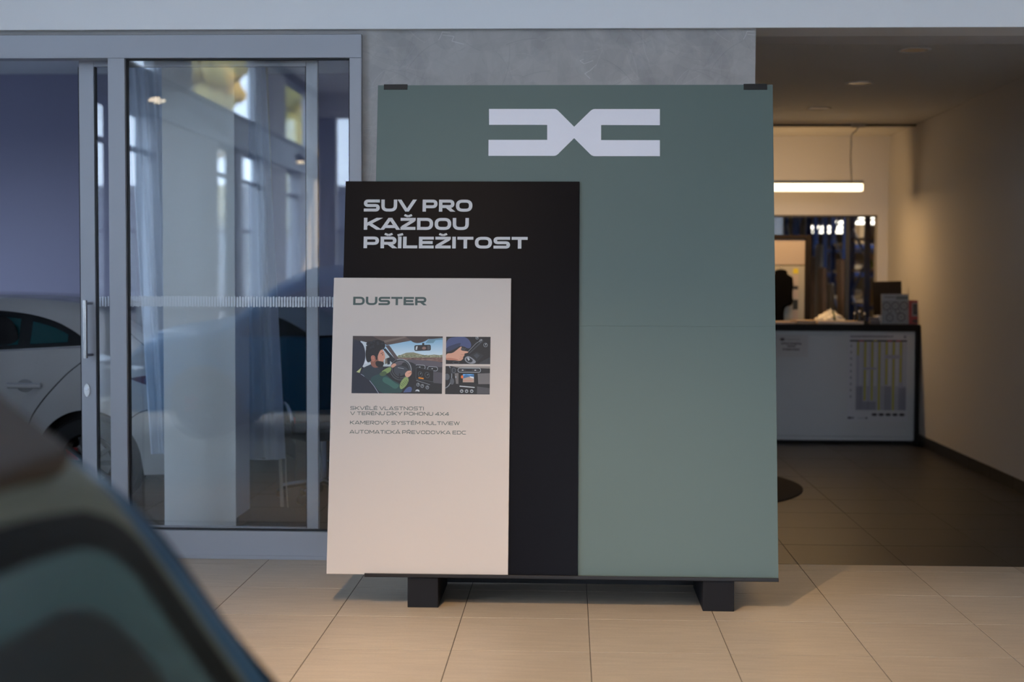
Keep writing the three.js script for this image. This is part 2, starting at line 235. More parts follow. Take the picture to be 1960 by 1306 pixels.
// ------------------------------------------------------------------ glazed screen and sliding door
{
  const D = 8.06, w = thing('window_1', 'fixed pane in a grey aluminium frame beside the sliding door', 'window', [0, 0, 0], 0, null, KIND);
  const yT = at(400, 66, D).y, yH = at(400, 111, D).y, xJ0 = at(669, 300, D).x, xJ1 = at(692, 300, D).x, xM0 = at(209, 500, D).x, xM1 = at(241.5, 500, D).x, yR = at(450, 1017, D).y;
  part('frame_head', rspan(-3.95, xJ1, yH, yT, -D - 0.1, -D), M.alu, w);
  part('jamb', rspan(xJ0, xJ1, 0, yH, -D - 0.12, -D), M.alu, w);
  part('mullion', rspan(xM0, xM1, 0, yH, -D - 0.07, -D), M.alu, w);
  part('jamb', rspan(-3.95, -3.85, 0, yH, -D - 0.28, -D), M.alu, w);
  part('bottom_rail', rspan(xM1, xJ0, 0.002, yR, -D - 0.08, -D), M.alu, w);
  part('rail_bead', rspan(xM1, xJ0, 0.0, 0.022, -D, -D + 0.006, 0.002), M.alu, w);
  const s = 0.008;
  for (const [a, b, c, d] of [[xM1, xM1 + s, yR, yH], [xJ0 - s, xJ0, yR, yH], [xM1, xJ0, yR, yR + s], [xM1, xJ0, yH - s, yH]]) part('seal', span(a, b, c, d, -D - 0.055, -D - 0.025), M.seal, w);
  part('pane', span(xM1 + 0.002, xJ0 - 0.002, yR, yH, -D - 0.041, -D - 0.04), M.glass, w);
  // dashes of the warning strip on both panes
  const strip = (xa, xb, yc, z) => { const gs = []; let n = 0; for (let x = xa + 0.01; x < xb - 0.012; x += 0.01605, n++) for (let k = 0; k < 10; k++) gs.push(span(x, x + 0.0098, yc + (k - 5) * 0.0058 + (n % 2 ? 0.0029 : 0), yc + (k - 5) * 0.0058 + 0.0036 + (n % 2 ? 0.0029 : 0), z, z + 0.0003)); return join(gs); };
  const yS = at(400, 577.5, D).y;
  part('warning_strip', strip(xM1, xJ0, yS, -D - 0.039), M.frost, w).userData.kind = 'stuff';

  const E = 8.2, d = thing('door_1', 'grey aluminium framed sliding glass door, half open', 'door', [0, 0, 0], 0, null, KIND);
  const a0 = at(153, 400, E).x, a1 = at(181.5, 400, E).x, b0 = at(586.5, 500, E).x, b1 = at(608.5, 500, E).x, t0 = at(300, 127.5, E).y, t1 = at(300, 108, E).y, q1 = at(500, 1010, E).y;
  part('stile', rspan(a0, a1, 0.02, t1, -E - 0.045, -E), M.alu, d); part('stile', rspan(b0, b1, 0.02, t1, -E - 0.045, -E), M.alu, d);
  part('top_rail', rspan(a1, b0, t0, t1, -E - 0.045, -E), M.alu, d); part('bottom_rail', rspan(a1, b0, 0.02, q1, -E - 0.045, -E), M.alu, d);
  for (const [x, y] of [[a0 - 0.006, a0], [a1, a1 + 0.007], [b0 - 0.006, b0]]) part('seal', span(x, y, 0.1, t0, -E - 0.04, -E - 0.005), M.seal, d);
  part('pane', span(a1, b0, q1, t0, -E - 0.0235, -E - 0.0225), M.glass, d);
  part('warning_strip', strip(a1 + 0.004, b0 - 0.004, at(195, 577.5, E).y, -E - 0.022), M.frost, d).userData.kind = 'stuff';
  const hx = at(163, 630, E - 0.06).x, hy0 = at(163, 686, E - 0.06).y, hy1 = at(163, 575, E - 0.06).y, hz = -E + 0.055;
  const hd = part('handle', bar(V(hx, hy0, hz), V(hx, hy1, hz), 0.0125, 16), M.steel, d); hd.userData.label = 'brushed steel pull handle';
  for (const y of [hy0 + 0.018, hy1 - 0.018]) part('handle_post', bar(V(hx, y, hz), V(hx + 0.022, y, -E), 0.009), M.steel, hd);
  const lk = at(167, 747, E), lo = part('lock', new THREE.CylinderGeometry(0.5, 0.5, 1, 28).rotateX(Math.PI / 2).scale(0.034, 0.075, 0.008), M.steel, d, [lk.x, lk.y, -E + 0.004]);
  part('keyhole_barrel', new THREE.CylinderGeometry(0.009, 0.009, 0.014, 16).rotateX(Math.PI / 2), M.chrome, lo, [0, 0.008, 0.004]);
}
{
  const c = solo('column', rspan(at(313, 700, 9.03).x, at(450.5, 700, 9.03).x, 0, 3.7, -9.43, -9.03, 0.003), mat(lin(0.88, 0.88, 0.87), 0.7), 'square white column standing behind the glass screen', 'column', null, null, null, KIND);
  part('skirting', span(at(450.5, 700, 9.03).x, at(450.5, 700, 9.03).x + 0.012, 0, 0.07, -9.43, -9.03), M.darkTile, c);
}

// ------------------------------------------------------------------ lamps of the showroom
const WARM = lin(1.0, 0.70, 0.40);
const lampBlack = mat(lin(0.03, 0.03, 0.032), 0.5), warmFace = new THREE.MeshStandardMaterial({ color: 0x000000, emissive: lin(1, 0.80, 0.56), emissiveIntensity: 9 });
function spotHead(x, y, z, tx, ty, tz, power, cone, label, group) {
  const t = thing('track_spotlight', label, 'spotlight', [x, y, z], 0, group);
  const dir = V(tx - x, ty - y, tz - z).normalize(), q = new THREE.Quaternion().setFromUnitVectors(V(0, -1, 0), dir), turn = (g) => g.applyQuaternion(q);
  part('housing', turn(new THREE.LatheGeometry([[0.0, 0.1], [0.05, 0.1], [0.07, 0.06], [0.095, -0.05], [0.1, -0.07], [0.092, -0.07], [0.088, -0.045]].map(([a, b]) => new THREE.Vector2(a, b)), 24)), lampBlack, t);
  part('stem', new THREE.CylinderGeometry(0.012, 0.012, 0.16, 8).translate(0, 0.15, 0), lampBlack, t);
  part('lamp_face', turn(new THREE.CylinderGeometry(0.087, 0.087, 0.006, 24).translate(0, -0.045, 0)), warmFace, t);
  const s = new THREE.SpotLight(WARM, power, 0, cone, 0.8, 2); s.castShadow = true; s.shadow.radius = 1.5; s.position.copy(dir.clone().multiplyScalar(0.085)); s.target.position.set(tx - x, ty - y, tz - z); t.add(s, s.target);
}
function track(x, y, z0, z1, label) {
  const t = thing('light_track', label, 'light track', [x, 0, 0]);
  part('rail', span(-0.03, 0.03, y - 0.025, y + 0.025, z0, z1), lampBlack, t);
  for (let z = z0 + 0.3; z < z1; z += (z1 - z0 - 0.6) / 3) part('hanger', span(-0.006, 0.006, y + 0.02, 6, z - 0.006, z + 0.006), lampBlack, t);
}
track(-5.4, 4.21, 0.8, 14, 'black light track hung along the glazed showroom front');
track(1.4, 4.75, -7.2, 1.0, 'black light track hung over the display board');
track(-1.3, 4.75, -6.0, 1.0, 'black light track hung over the dark car');
spotHead(-5.4, 3.95, 2.3, -4.2, 0, 1.5, 30, 0.6, 'black track spotlight on the rail by the glazed front, near the solid pier', 'spotlights by the glazed front');
spotHead(-5.4, 3.95, 12.3, -4.4, 0, 11.5, 30, 0.6, 'black track spotlight on the rail by the glazed front, towards the rear wall', 'spotlights by the glazed front');
spotHead(-1.3, 4.5, -1.2, 0.15, 0.9, -6.9, 15, 0.42, 'black track spotlight over the dark car, aimed at the display board');
spotHead(-1.3, 4.5, -3.0, 0.1, 0, -5.55, 66, 0.46, 'black track spotlight over the dark car, aimed at the floor before the display board');
spotHead(-1.3, 4.5, -4.2, -1.9, 0, -6.0, 20, 0.38, 'black track spotlight over the dark car, aimed at the floor by the sliding door');
spotHead(1.4, 4.5, -6.3, 1.4, 0, -6.85, 4, 0.36, 'black track spotlight at the bulkhead end of its track, shining on the floor');
track(5.2, 4.75, -7.0, 3.0, 'added black light track out of view along the plain wall of the showroom');  // added out of view, with its spots, for warm bounce light on the right
for (const z of [-5.6, -2.6]) spotHead(5.2, 4.5, z, 6.0, 0, z + 0.3, 38, 0.5, 'added black track spotlight out of view along the plain wall, ' + (z < -4 ? 'towards the bulkhead' : 'towards the glazed rear wall'), 'added spotlights by the plain wall');


// ------------------------------------------------------------------ lettering: strokes of an extended capital alphabet, cut as thin vinyl
const GL = (() => {
  const s = 0.26, o = 0.36;
  return {
    S: [1.2, [[1, 1], [0, 1, s], [0, .5, s], [1, .5, s], [1, 0, s], [0, 0]]], U: [1.2, [[0, 1], [0, 0, o], [1, 0, o], [1, 1]]], V: [1.3, [[0, 1], [.44, 0]], [[1, 1], [.56, 0]]],
    P: [1.1, [[0, 0], [0, 1]], [[0, 1], [1, 1, s], [1, .38, s], [0, .38]]], R: [1.15, [[0, 0], [0, 1]], [[0, 1], [1, 1, s], [1, .4, s], [0, .4]], [[.48, .42], [.87, 0]]], O: [1.25, 'c', [[0, 0, o], [0, 1, o], [1, 1, o], [1, 0, o]]],
    K: [1.2, [[0, 0], [0, 1]], [[.02, .36], [.9, 1]], [[.3, .52], [.9, 0]]], A: [1.35, [[0, 0], [.44, 1]], [[1, 0], [.56, 1]], [[.22, .2], [.78, .2]]], Z: [1.1, [[0, 1], [1, 1]], [[1, .9], [0, .1]], [[0, 0], [1, 0]]],
    D: [1.2, 'c', [[0, 0], [0, 1], [1, 1, o], [1, 0, o]]], L: [1.0, [[0, 1], [0, 0], [1, 0]]], E: [1.05, [[1, 1], [0, 1], [0, 0], [1, 0]], [[0, .5], [.9, .5]]], T: [1.15, [[0, 1], [1, 1]], [[.5, 1], [.5, 0]]],
    I: [0, [[0, 0], [0, 1]]], N: [1.2, [[0, 0], [0, 1]], [[1, 0], [1, 1]], [[0.04, 1], [.96, 0]]], M: [1.4, [[0, 0], [0, 1]], [[1, 0], [1, 1]], [[0.03, 1], [.5, .25]], [[.97, 1], [.5, .25]]], W: [1.7, [[0, 1], [.26, 0]], [[.26, 0], [.5, 1]], [[.5, 1], [.74, 0]], [[.74, 0], [1, 1]]],
    Y: [1.2, [[0, 1], [.5, .42]], [[1, 1], [.5, .42]], [[.5, .45], [.5, 0]]], X: [1.2, [[0, 0], [1, 1]], [[0, 1], [1, 0]]], H: [1.2, [[0, 0], [0, 1]], [[1, 0], [1, 1]], [[0, .5], [1, .5]]], C: [1.15, [[1, 1], [0, 1, o], [0, 0, o], [1, 0]]], 4: [1.15, [[.78, 0], [.78, 1]], [[.72, 1], [0, .26]], [[0, .24], [1, .24]]],
  };
})();
const ACC = { 'Ž': ['Z', 'v'], 'Ř': ['R', 'v'], 'Ě': ['E', 'v'], 'Í': ['I', 'a'], 'É': ['E', 'a'], 'Ý': ['Y', 'a'], 'Á': ['A', 'a'] };
function rounded(pts, closed) {
  const out = [], n = pts.length;
  for (let i = 0; i < n; i++) {
    const [x, y, r] = pts[i]; if (!r || (!closed && (i === 0 || i === n - 1))) { out.push([x, y]); continue; }
    const a = pts[(i + n - 1) % n], b = pts[(i + 1) % n], la = Math.hypot(a[0] - x, a[1] - y), lb = Math.hypot(b[0] - x, b[1] - y), q = Math.min(r, la / 2, lb / 2);
    const A = [x + (a[0] - x) / la * q, y + (a[1] - y) / la * q], B = [x + (b[0] - x) / lb * q, y + (b[1] - y) / lb * q];
    for (let k = 0; k <= 6; k++) { const t = k / 6, u = 1 - t; out.push([u * u * A[0] + 2 * u * t * x + t * t * B[0], u * u * A[1] + 2 * u * t * y + t * t * B[1]]); }
  }
  return out.filter((p, i) => { const q = i ? out[i - 1] : closed ? out[out.length - 1] : null; return !q || Math.hypot(p[0] - q[0], p[1] - q[1]) > 1e-4; });
}
function ribbon(pts, t, closed, cut, H) {                               // flat stroke of width t along pts; ends of slanting strokes cut level
  const n = pts.length, L = [], Rr = [], dir = (i, j) => { const dx = pts[j][0] - pts[i][0], dy = pts[j][1] - pts[i][1], l = Math.hypot(dx, dy) || 1; return [dx / l, dy / l]; };
  for (let i = 0; i < n; i++) {
    const first = !closed && i === 0, last = !closed && i === n - 1;
    if (first || last) {
      const d = first ? dir(0, 1) : dir(n - 2, n - 1), out = first ? -1 : 1; let [x, y] = pts[i];
      if (Math.abs(d[1]) > 0.15 && cut && (y < 0.01 * H || y > 0.99 * H)) {
        const lim = y < H / 2 ? -t / 2 : H + t / 2, k = (lim - y) / d[1]; x += d[0] * k; const hw = t / 2 / Math.abs(d[1]), sg = d[1] > 0 ? 1 : -1; L.push([x - hw * sg, lim]); Rr.push([x + hw * sg, lim]);
      } else { if (cut && Math.abs(d[1]) < 0.15) x += d[0] * out * t / 2; L.push([x - d[1] * t / 2, y + d[0] * t / 2]); Rr.push([x + d[1] * t / 2, y - d[0] * t / 2]); }
      continue;
    }
    const d0 = dir((i + n - 1) % n, i), d1 = dir(i, (i + 1) % n), mx = -(d0[1] + d1[1]), my = d0[0] + d1[0], ml = Math.hypot(mx, my) || 1, nx = mx / ml, ny = my / ml, k = t / 2 / Math.max(0.4, nx * -d0[1] + ny * d0[0]);
    L.push([pts[i][0] + nx * k, pts[i][1] + ny * k]); Rr.push([pts[i][0] - nx * k, pts[i][1] - ny * k]);
  }
  const tri = []; const m = closed ? n : n - 1;
  for (let i = 0; i < m; i++) { const j = (i + 1) % n; tri.push(L[i], Rr[i], Rr[j], L[i], Rr[j], L[j]); }
  return tri;
}
function lettering(text, u0, u1, v0, v1, t, z, each) {                  // a line of capitals filling u0..u1 across and v0..v1 up: [character, geometry] for each letter, or for the line
  const cap = v1 - v0, letters = [], gap = each ? 0.11 : 0.17; let x = 0; const inner = 1 - t;     // inner: height of the centre lines when the capitals are 1 high
  for (const ch of text) {
    if (ch === ' ') { x += 0.4; continue; }
    const tris = [], [base, acc] = ACC[ch] ?? [ch]; const g = GL[base], wI = g[0] * inner, closed = g[1] === 'c';
    let layer = 0; const put = (p) => { layer++; return p.map(([a, b]) => [x + t / 2 + a, t / 2 + b, layer * 0.00006]); };
    for (const st of g.slice(closed ? 2 : 1)) tris.push(...put(ribbon(rounded(st.map(([a, b, r]) => [a * wI, b * inner, r ?? 0]), closed), t, closed, true, inner)));
    const c = wI / 2; if (acc === 'v') for (const s of [-1, 1]) tris.push(...put(ribbon([[c + s * 0.27, inner + t / 2 + 0.24], [c, inner + t / 2 + 0.12]], t * 0.72, false, false, inner)));
    if (acc === 'a') tris.push(...put(ribbon([[c - 0.16, inner + t / 2 + 0.1], [c + 0.22, inner + t / 2 + 0.22]], t * 0.75, false, false, inner)));
    letters.push([ch, tris]); x += wI + t + gap;
  }
  const s = (u1 - u0) / (x - gap), made = ([ch, tris]) => {
    const pos = [], nor = [], uv = [];
    for (let i = 0; i < tris.length; i += 3) { let q = tris.slice(i, i + 3); const [A, B, C] = q; if ((B[0] - A[0]) * (C[1] - A[1]) - (B[1] - A[1]) * (C[0] - A[0]) < 0) q = [A, C, B]; for (const [a, b, lift] of q) { pos.push(u0 + a * s, v0 + b * cap, z + lift); nor.push(0, 0, 1); uv.push(a, b); } }
    const g = new THREE.BufferGeometry(); g.setAttribute('position', new THREE.Float32BufferAttribute(pos, 3)); g.setAttribute('normal', new THREE.Float32BufferAttribute(nor, 3)); g.setAttribute('uv', new THREE.Float32BufferAttribute(uv, 2)); return [ch, g];
  };
  return (each ? letters : [[text, letters.flatMap((l) => l[1])]]).map(made);
}

// ------------------------------------------------------------------ printed pictures of the cream panel
function poly(c, fill, ...p) { c.fillStyle = fill; c.beginPath(); c.moveTo(p[0], p[1]); for (let i = 2; i < p.length; i += 2) c.lineTo(p[i], p[i + 1]); c.closePath(); c.fill(); }
function curve(c, fill, p) { c.fillStyle = fill; c.beginPath(); const n = p.length, m = (a, b) => [(a[0] + b[0]) / 2, (a[1] + b[1]) / 2]; let s = m(p[n - 1], p[0]); c.moveTo(...s); for (let i = 0; i < n; i++) { const e = m(p[i], p[(i + 1) % n]); c.quadraticCurveTo(p[i][0], p[i][1], e[0], e[1]); } c.fill(); }
function ell(c, fill, x, y, a, b, r = 0) { c.fillStyle = fill; c.beginPath(); c.ellipse(x, y, a, b, r, 0, 6.29); c.fill(); }
function ring(c, col, w, x, y, a, b, r = 0, s = 0, e = 6.29) { c.strokeStyle = col; c.lineWidth = w; c.beginPath(); c.ellipse(x, y, a, b, r, s, e); c.stroke(); }
function line(c, col, w, ...p) { c.strokeStyle = col; c.lineWidth = w; c.lineJoin = 'round'; c.lineCap = 'round'; c.beginPath(); c.moveTo(p[0], p[1]); for (let i = 2; i < p.length; i += 2) c.lineTo(p[i], p[i + 1]); c.stroke(); }
const driverPicture = canvasTexture(1145, 712, (c, w, h) => {
  c.translate(-85, -92);
  c.fillStyle = '#262932'; c.fillRect(85, 92, w, h);
  { const g = c.createLinearGradient(0, 120, 0, 360); g.addColorStop(0, '#7fb0cf'); g.addColorStop(1, '#dbe6ea'); c.fillStyle = g; c.fillRect(470, 92, 800, 280); }
  poly(c, '#8a8a70', 650, 345, 770, 298, 860, 292, 960, 318, 1040, 335, 1120, 318, 1240, 330, 1240, 380, 640, 380);
  let s = 5; const r = () => { s = (s * 1664525 + 1013904223) >>> 0; return s / 4294967296; };
  for (let i = 0; i < 220; i++) ell(c, ['#6f7656', '#9a9a80', '#5f6a50', '#b0ac90'][i % 4], 670 + 560 * r(), 325 + 28 * r(), 10 * r() + 3, 4 * r() + 2);
  poly(c, '#7a5b52', 630, 362, 1240, 352, 1240, 412, 690, 392); for (let i = 0; i < 90; i++) ell(c, i % 2 ? '#53403c' : '#93756a', 660 + 560 * r(), 362 + 34 * r(), 20 * r() + 6, 2.5);
  poly(c, '#c3cbd0', 185, 150, 330, 180, 330, 440, 200, 500); poly(c, '#1c2230', 85, 440, 215, 470, 330, 560, 480, 560, 480, 810, 85, 810);
  poly(c, '#b9c3c6', 470, 270, 640, 380, 600, 470, 480, 470); poly(c, '#6f675a', 505, 375, 545, 360, 545, 430, 500, 440); poly(c, '#151a22', 528, 370, 566, 352, 566, 440, 534, 448);
  poly(c, '#3b302f', 85, 92, 1240, 92, 1240, 118, 1030, 128, 860, 140, 520, 205, 470, 180, 300, 180, 85, 130);
  poly(c, '#5a4a44', 330, 92, 760, 92, 830, 140, 520, 200, 460, 155); poly(c, '#76655c', 470, 150, 740, 96, 770, 110, 500, 175);
  curve(c, '#463a39', [[760, 92], [1060, 92], [1050, 130], [960, 175], [870, 178], [800, 130]]); poly(c, '#6d93a6', 1010, 180, 1050, 130, 1240, 110, 1240, 132, 1140, 140, 1110, 176);
  poly(c, '#54484a', 500, 210, 550, 205, 690, 390, 640, 395); poly(c, '#20252f', 470, 250, 505, 245, 640, 390, 600, 430, 566, 400, 566, 360);
  c.fillStyle = '#151515'; c.fillRect(970, 175, 26, 40);
  c.save(); c.translate(976, 236); c.rotate(-0.04); c.fillStyle = '#141518'; c.beginPath(); c.roundRect(-104, -36, 208, 72, 18); c.fill(); c.fillStyle = '#4a4a4e'; c.beginPath(); c.roundRect(-94, -27, 188, 54, 12); c.fill(); c.fillStyle = '#2a2326'; c.fillRect(-60, -27, 120, 54); ell(c, '#8a6a60', 18, 4, 26, 18); poly(c, '#cfd6d8', -82, -20, -62, -22, -76, 24, -90, 22); c.restore();
  // dashboard
  curve(c, '#59545c', [[560, 470], [700, 385], [900, 385], [1240, 405], [1240, 480], [1150, 470], [880, 450], [600, 520]]);
  poly(c, '#2a2b33', 590, 480, 800, 420, 920, 450, 1240, 490, 1240, 560, 880, 520, 700, 560, 580, 560);
  poly(c, '#15171d', 480, 480, 900, 470, 1240, 560, 1240, 810, 480, 810);
  poly(c, '#4b4850', 1050, 520, 1240, 545, 1240, 680, 1120, 670, 1120, 600);
  for (const [x, y, q] of [[950, 474, 0.06], [1108, 494, 0.08]]) { c.save(); c.translate(x, y); c.rotate(q); c.strokeStyle = '#aab0b6'; c.lineWidth = 6; c.fillStyle = '#101216'; c.beginPath(); c.roundRect(-62, -24, 124, 48, 22); c.fill(); c.stroke(); line(c, '#3f444c', 5, -44, 0, 44, 0); ell(c, '#c8ccd0', -6, 0, 9, 5); c.restore(); }
  curve(c, '#202329', [[700, 430], [790, 405], [880, 430], [910, 480], [860, 540], [740, 520]]);
  c.save(); c.translate(1010, 572); c.transform(1, 0.16, 0, 1, 0, 0); c.fillStyle = '#0b0d11'; c.strokeStyle = '#4e525a'; c.lineWidth = 5; c.beginPath(); c.roundRect(-112, -74, 222, 142, 14); c.fill(); c.stroke(); ring(c, '#5b646e', 4, -58, 0, 26, 32); ring(c, '#5b646e', 4, 30, -4, 28, 34); line(c, '#cfd6dc', 3, -58, 0, -50, -18); line(c, '#cfd6dc', 3, 30, -4, 44, -16); c.fillStyle = '#e08a1e'; c.fillRect(-80, 40, 66, 16); c.restore();
  line(c, '#8b9097', 6, 905, 640, 1075, 692); for (const [x, y] of [[926, 692], [980, 708], [1044, 726]]) { ell(c, '#30343b', x, y, 24, 26); ring(c, '#a5aab0', 4, x, y, 18, 20); line(c, '#dfe3e6', 4, x, y, x + 5, y - 12); }
  poly(c, '#262a31', 880, 700, 900, 700, 880, 810, 850, 810); ell(c, '#c9ccd0', 920, 772, 26, 20); ell(c, '#5a5e66', 912, 790, 30, 22);
  // steering wheel
  ring(c, '#8f949a', 30, 705, 505, 122, 118, 0.2); ring(c, '#24272d', 25, 705, 505, 122, 118, 0.2); ring(c, '#a2a7ad', 8, 700, 505, 134, 126, 0.2, 4.2, 6.2);
  curve(c, '#3c4048', [[610, 480], [700, 452], [800, 490], [790, 545], [690, 600], [620, 560]]); line(c, '#1c1f25', 16, 690, 560, 690, 620); line(c, '#aeb3b8', 5, 668, 484, 740, 496);
  // seat and driver
  curve(c, '#1b2133', [[85, 150], [180, 155], [232, 215], [255, 330], [240, 430], [200, 500], [140, 550], [85, 545]]); curve(c, '#171d2e', [[85, 545], [190, 560], [300, 620], [380, 720], [470, 810], [85, 810]]); line(c, '#aab2c4', 5, 200, 566, 300, 632, 370, 715, 430, 805);
  poly(c, '#bcc58d', 140, 540, 205, 484, 192, 524, 182, 552); poly(c, '#d8dce2', 248, 400, 262, 382, 280, 436, 240, 440);
  curve(c, '#27313f', [[190, 550], [270, 450], [380, 470], [470, 540], [420, 620], [300, 640]]);
  curve(c, '#d0937b', [[340, 300], [460, 250], [490, 290], [506, 372], [478, 395], [486, 425], [462, 472], [380, 480], [330, 420]]);
  curve(c, '#8f5b4a', [[330, 330], [400, 320], [420, 400], [440, 480], [350, 490], [310, 420]]);
  curve(c, '#141519', [[392, 400], [470, 408], [490, 424], [484, 455], [456, 482], [400, 476], [376, 430]]); line(c, '#7d3f38', 5, 468, 412, 490, 404); line(c, '#2a1c1b', 6, 448, 308, 476, 300); ell(c, '#20181a', 470, 326, 8, 5);
  curve(c, '#0f1118', [[246, 270], [290, 180], [400, 130], [480, 160], [505, 210], [490, 250], [440, 262], [408, 330], [400, 410], [352, 330], [320, 420], [262, 420]]);
  for (let i = 0; i < 70; i++) ell(c, i % 3 ? '#0d0f15' : '#1f222c', 270 + 220 * r(), 150 + 80 * r() + 20 * r(), 16, 12);
  curve(c, '#c17f6b', [[322, 340], [356, 328], [382, 356], [372, 402], [340, 410], [322, 380]]); ring(c, '#8d4b3f', 5, 350, 368, 16, 26);
  curve(c, '#21303a', [[205, 560], [280, 470], [400, 500], [470, 540], [470, 600], [400, 660], [300, 650]]);
  curve(c, '#1f4544', [[300, 620], [420, 560], [520, 570], [600, 640], [720, 690], [740, 810], [470, 810], [380, 720]]); curve(c, '#35635a', [[480, 600], [540, 600], [640, 680], [700, 700], [640, 760], [560, 700], [470, 660]]);
  curve(c, '#879a5e', [[690, 680], [760, 590], [806, 610], [806, 660], [760, 730], [700, 760]]); for (let i = 0; i < 5; i++) line(c, '#52663e', 6, 702 + 18 * i, 690 - 14 * i, 732 + 16 * i, 716 - 12 * i);
  curve(c, '#7f9658', [[440, 540], [560, 470], [590, 490], [570, 540], [500, 570]]); curve(c, '#4a5f3d', [[420, 560], [500, 520], [540, 560], [470, 600]]);
  curve(c, '#cf9a82', [[570, 470], [610, 425], [650, 440], [640, 462], [600, 490]]); curve(c, '#d6a088', [[752, 560], [790, 518], [842, 520], [846, 560], [808, 604], [770, 600]]); for (let i = 0; i < 3; i++) line(c, '#9c6450', 4, 800 + i * 12, 560 - i * 6, 838 + i * 2, 556 + i * 6 - 18);
  curve(c, '#4a5a86', [[720, 810], [800, 710], [860, 730], [830, 810]]); poly(c, '#0d0f14', 430, 806, 760, 790, 1240, 760, 1240, 812, 430, 812);
});
const leverPicture = canvasTexture(560, 342, (c, w, h) => {
  c.translate(-1262, -98); c.fillStyle = '#101217'; c.fillRect(1262, 98, w, h);
  curve(c, '#44507a', [[1262, 120], [1400, 98], [1520, 98], [1590, 190], [1560, 260], [1440, 200], [1360, 260], [1262, 300]]); curve(c, '#2b3452', [[1262, 230], [1380, 190], [1450, 170], [1440, 215], [1340, 270], [1262, 300]]);
  for (const [x, y, q] of [[1652, 112, 22], [1702, 148, 26], [1760, 200, 32]]) { ell(c, '#22252c', x, y, q, q); ring(c, '#8a9097', 5, x, y, q * 0.75, q * 0.7); line(c, '#d8dcdf', 5, x, y, x + 6, y - q * 0.6); }
  line(c, '#8a8f96', 6, 1545, 280, 1640, 180, 1700, 140); line(c, '#3d4148', 16, 1560, 300, 1720, 150);
  poly(c, '#22252b', 1560, 330, 1650, 285, 1740, 330, 1650, 420); poly(c, '#3a3e46', 1610, 330, 1650, 305, 1690, 330, 1650, 372); poly(c, '#2c3038', 1690, 420, 1818, 350, 1818, 440, 1680, 440);
  curve(c, '#8a8e95', [[1490, 370], [1540, 330], [1620, 380], [1650, 420], [1590, 440], [1520, 420]]); curve(c, '#26292f', [[1510, 375], [1545, 350], [1610, 390], [1580, 425], [1530, 410]]); poly(c, '#b9bdc2', 1540, 350, 1565, 380, 1550, 402, 1530, 370);
  curve(c, '#1d1e22', [[1430, 250], [1460, 218], [1510, 225], [1545, 270], [1520, 330], [1460, 300]]); for (let i = 0; i < 4; i++) line(c, '#6d7178', 4, 1460 + 16 * i, 232 + 4 * i, 1444 + 16 * i, 264);
  curve(c, '#d69f85', [[1262, 305], [1340, 308], [1400, 262], [1452, 216], [1462, 232], [1440, 270], [1545, 280], [1545, 298], [1490, 308], [1500, 330], [1478, 350], [1480, 380], [1440, 404], [1370, 392], [1262, 392]]);
  for (const [a, b] of [[322, 1450], [352, 1440], [376, 1430]]) line(c, '#a26a55', 4, b, a, b + 42, a + 3); curve(c, '#b87b64', [[1262, 360], [1380, 370], [1440, 396], [1370, 394], [1262, 394]]);
  ring(c, '#4e535a', 5, 1390, 420, 40, 16);
});
const screenPicture = canvasTexture(560, 345, (c, w, h) => {
  c.translate(-1255, -472); c.fillStyle = '#14161a'; c.fillRect(1255, 472, w, h);
  poly(c, '#8f8883', 1330, 472, 1818, 472, 1818, 500, 1400, 490); poly(c, '#6f6b6b', 1660, 562, 1818, 556, 1818, 690, 1670, 692); poly(c, '#4b4a4e', 1655, 720, 1818, 740, 1818, 812, 1655, 812);
  c.fillStyle = '#1b1d22'; c.strokeStyle = '#aab0b5'; c.lineWidth = 7; c.beginPath(); c.roundRect(1412, 496, 284, 50, 22); c.fill(); c.stroke(); for (const x of [1470, 1630]) { line(c, '#53585f', 6, x - 40, 521, x + 40, 521); ell(c, '#d9dde0', x, 521, 12, 6); }
  poly(c, '#6f6a68', 1370, 560, 1420, 556, 1420, 690, 1390, 690);
  c.fillStyle = '#0a0b0e'; c.beginPath(); c.roundRect(1422, 558, 236, 124, 10); c.fill(); c.fillStyle = '#b79c8c'; c.fillRect(1475, 568, 140, 102); c.fillStyle = '#5fa4dc'; c.fillRect(1475, 568, 140, 34); poly(c, '#3f6f9e', 1475, 600, 1510, 572, 1560, 585, 1615, 568, 1615, 622, 1560, 600, 1475, 625); poly(c, '#e0e6ea', 1560, 596, 1612, 604, 1612, 624, 1570, 612); ell(c, '#e5712b', 1466, 604, 16, 20); line(c, '#c0503a', 3, 1480, 650, 1600, 650);
  line(c, '#c7cbce', 12, 1440, 718, 1620, 732); for (const x of [1462, 1524, 1588]) { ell(c, '#2b2e34', x, 778, 22, 22); ring(c, '#c9cdd1', 6, x, 778, 17, 17); line(c, '#e8eaec', 4, x, 778, x + 5, 768); }
  ring(c, '#8c9198', 16, 1240, 590, 92, 150, 0); ring(c, '#24272d', 9, 1240, 590, 86, 144, 0); ell(c, '#50555d', 1275, 605, 34, 40); curve(c, '#2a2d33', [[1310, 480], [1380, 490], [1400, 530], [1350, 580], [1310, 540]]); ring(c, '#6d727a', 4, 1360, 525, 22, 30); ell(c, '#9aa0a6', 1386, 606, 8, 12); ell(c, '#53575e', 1340, 660, 26, 40);
});

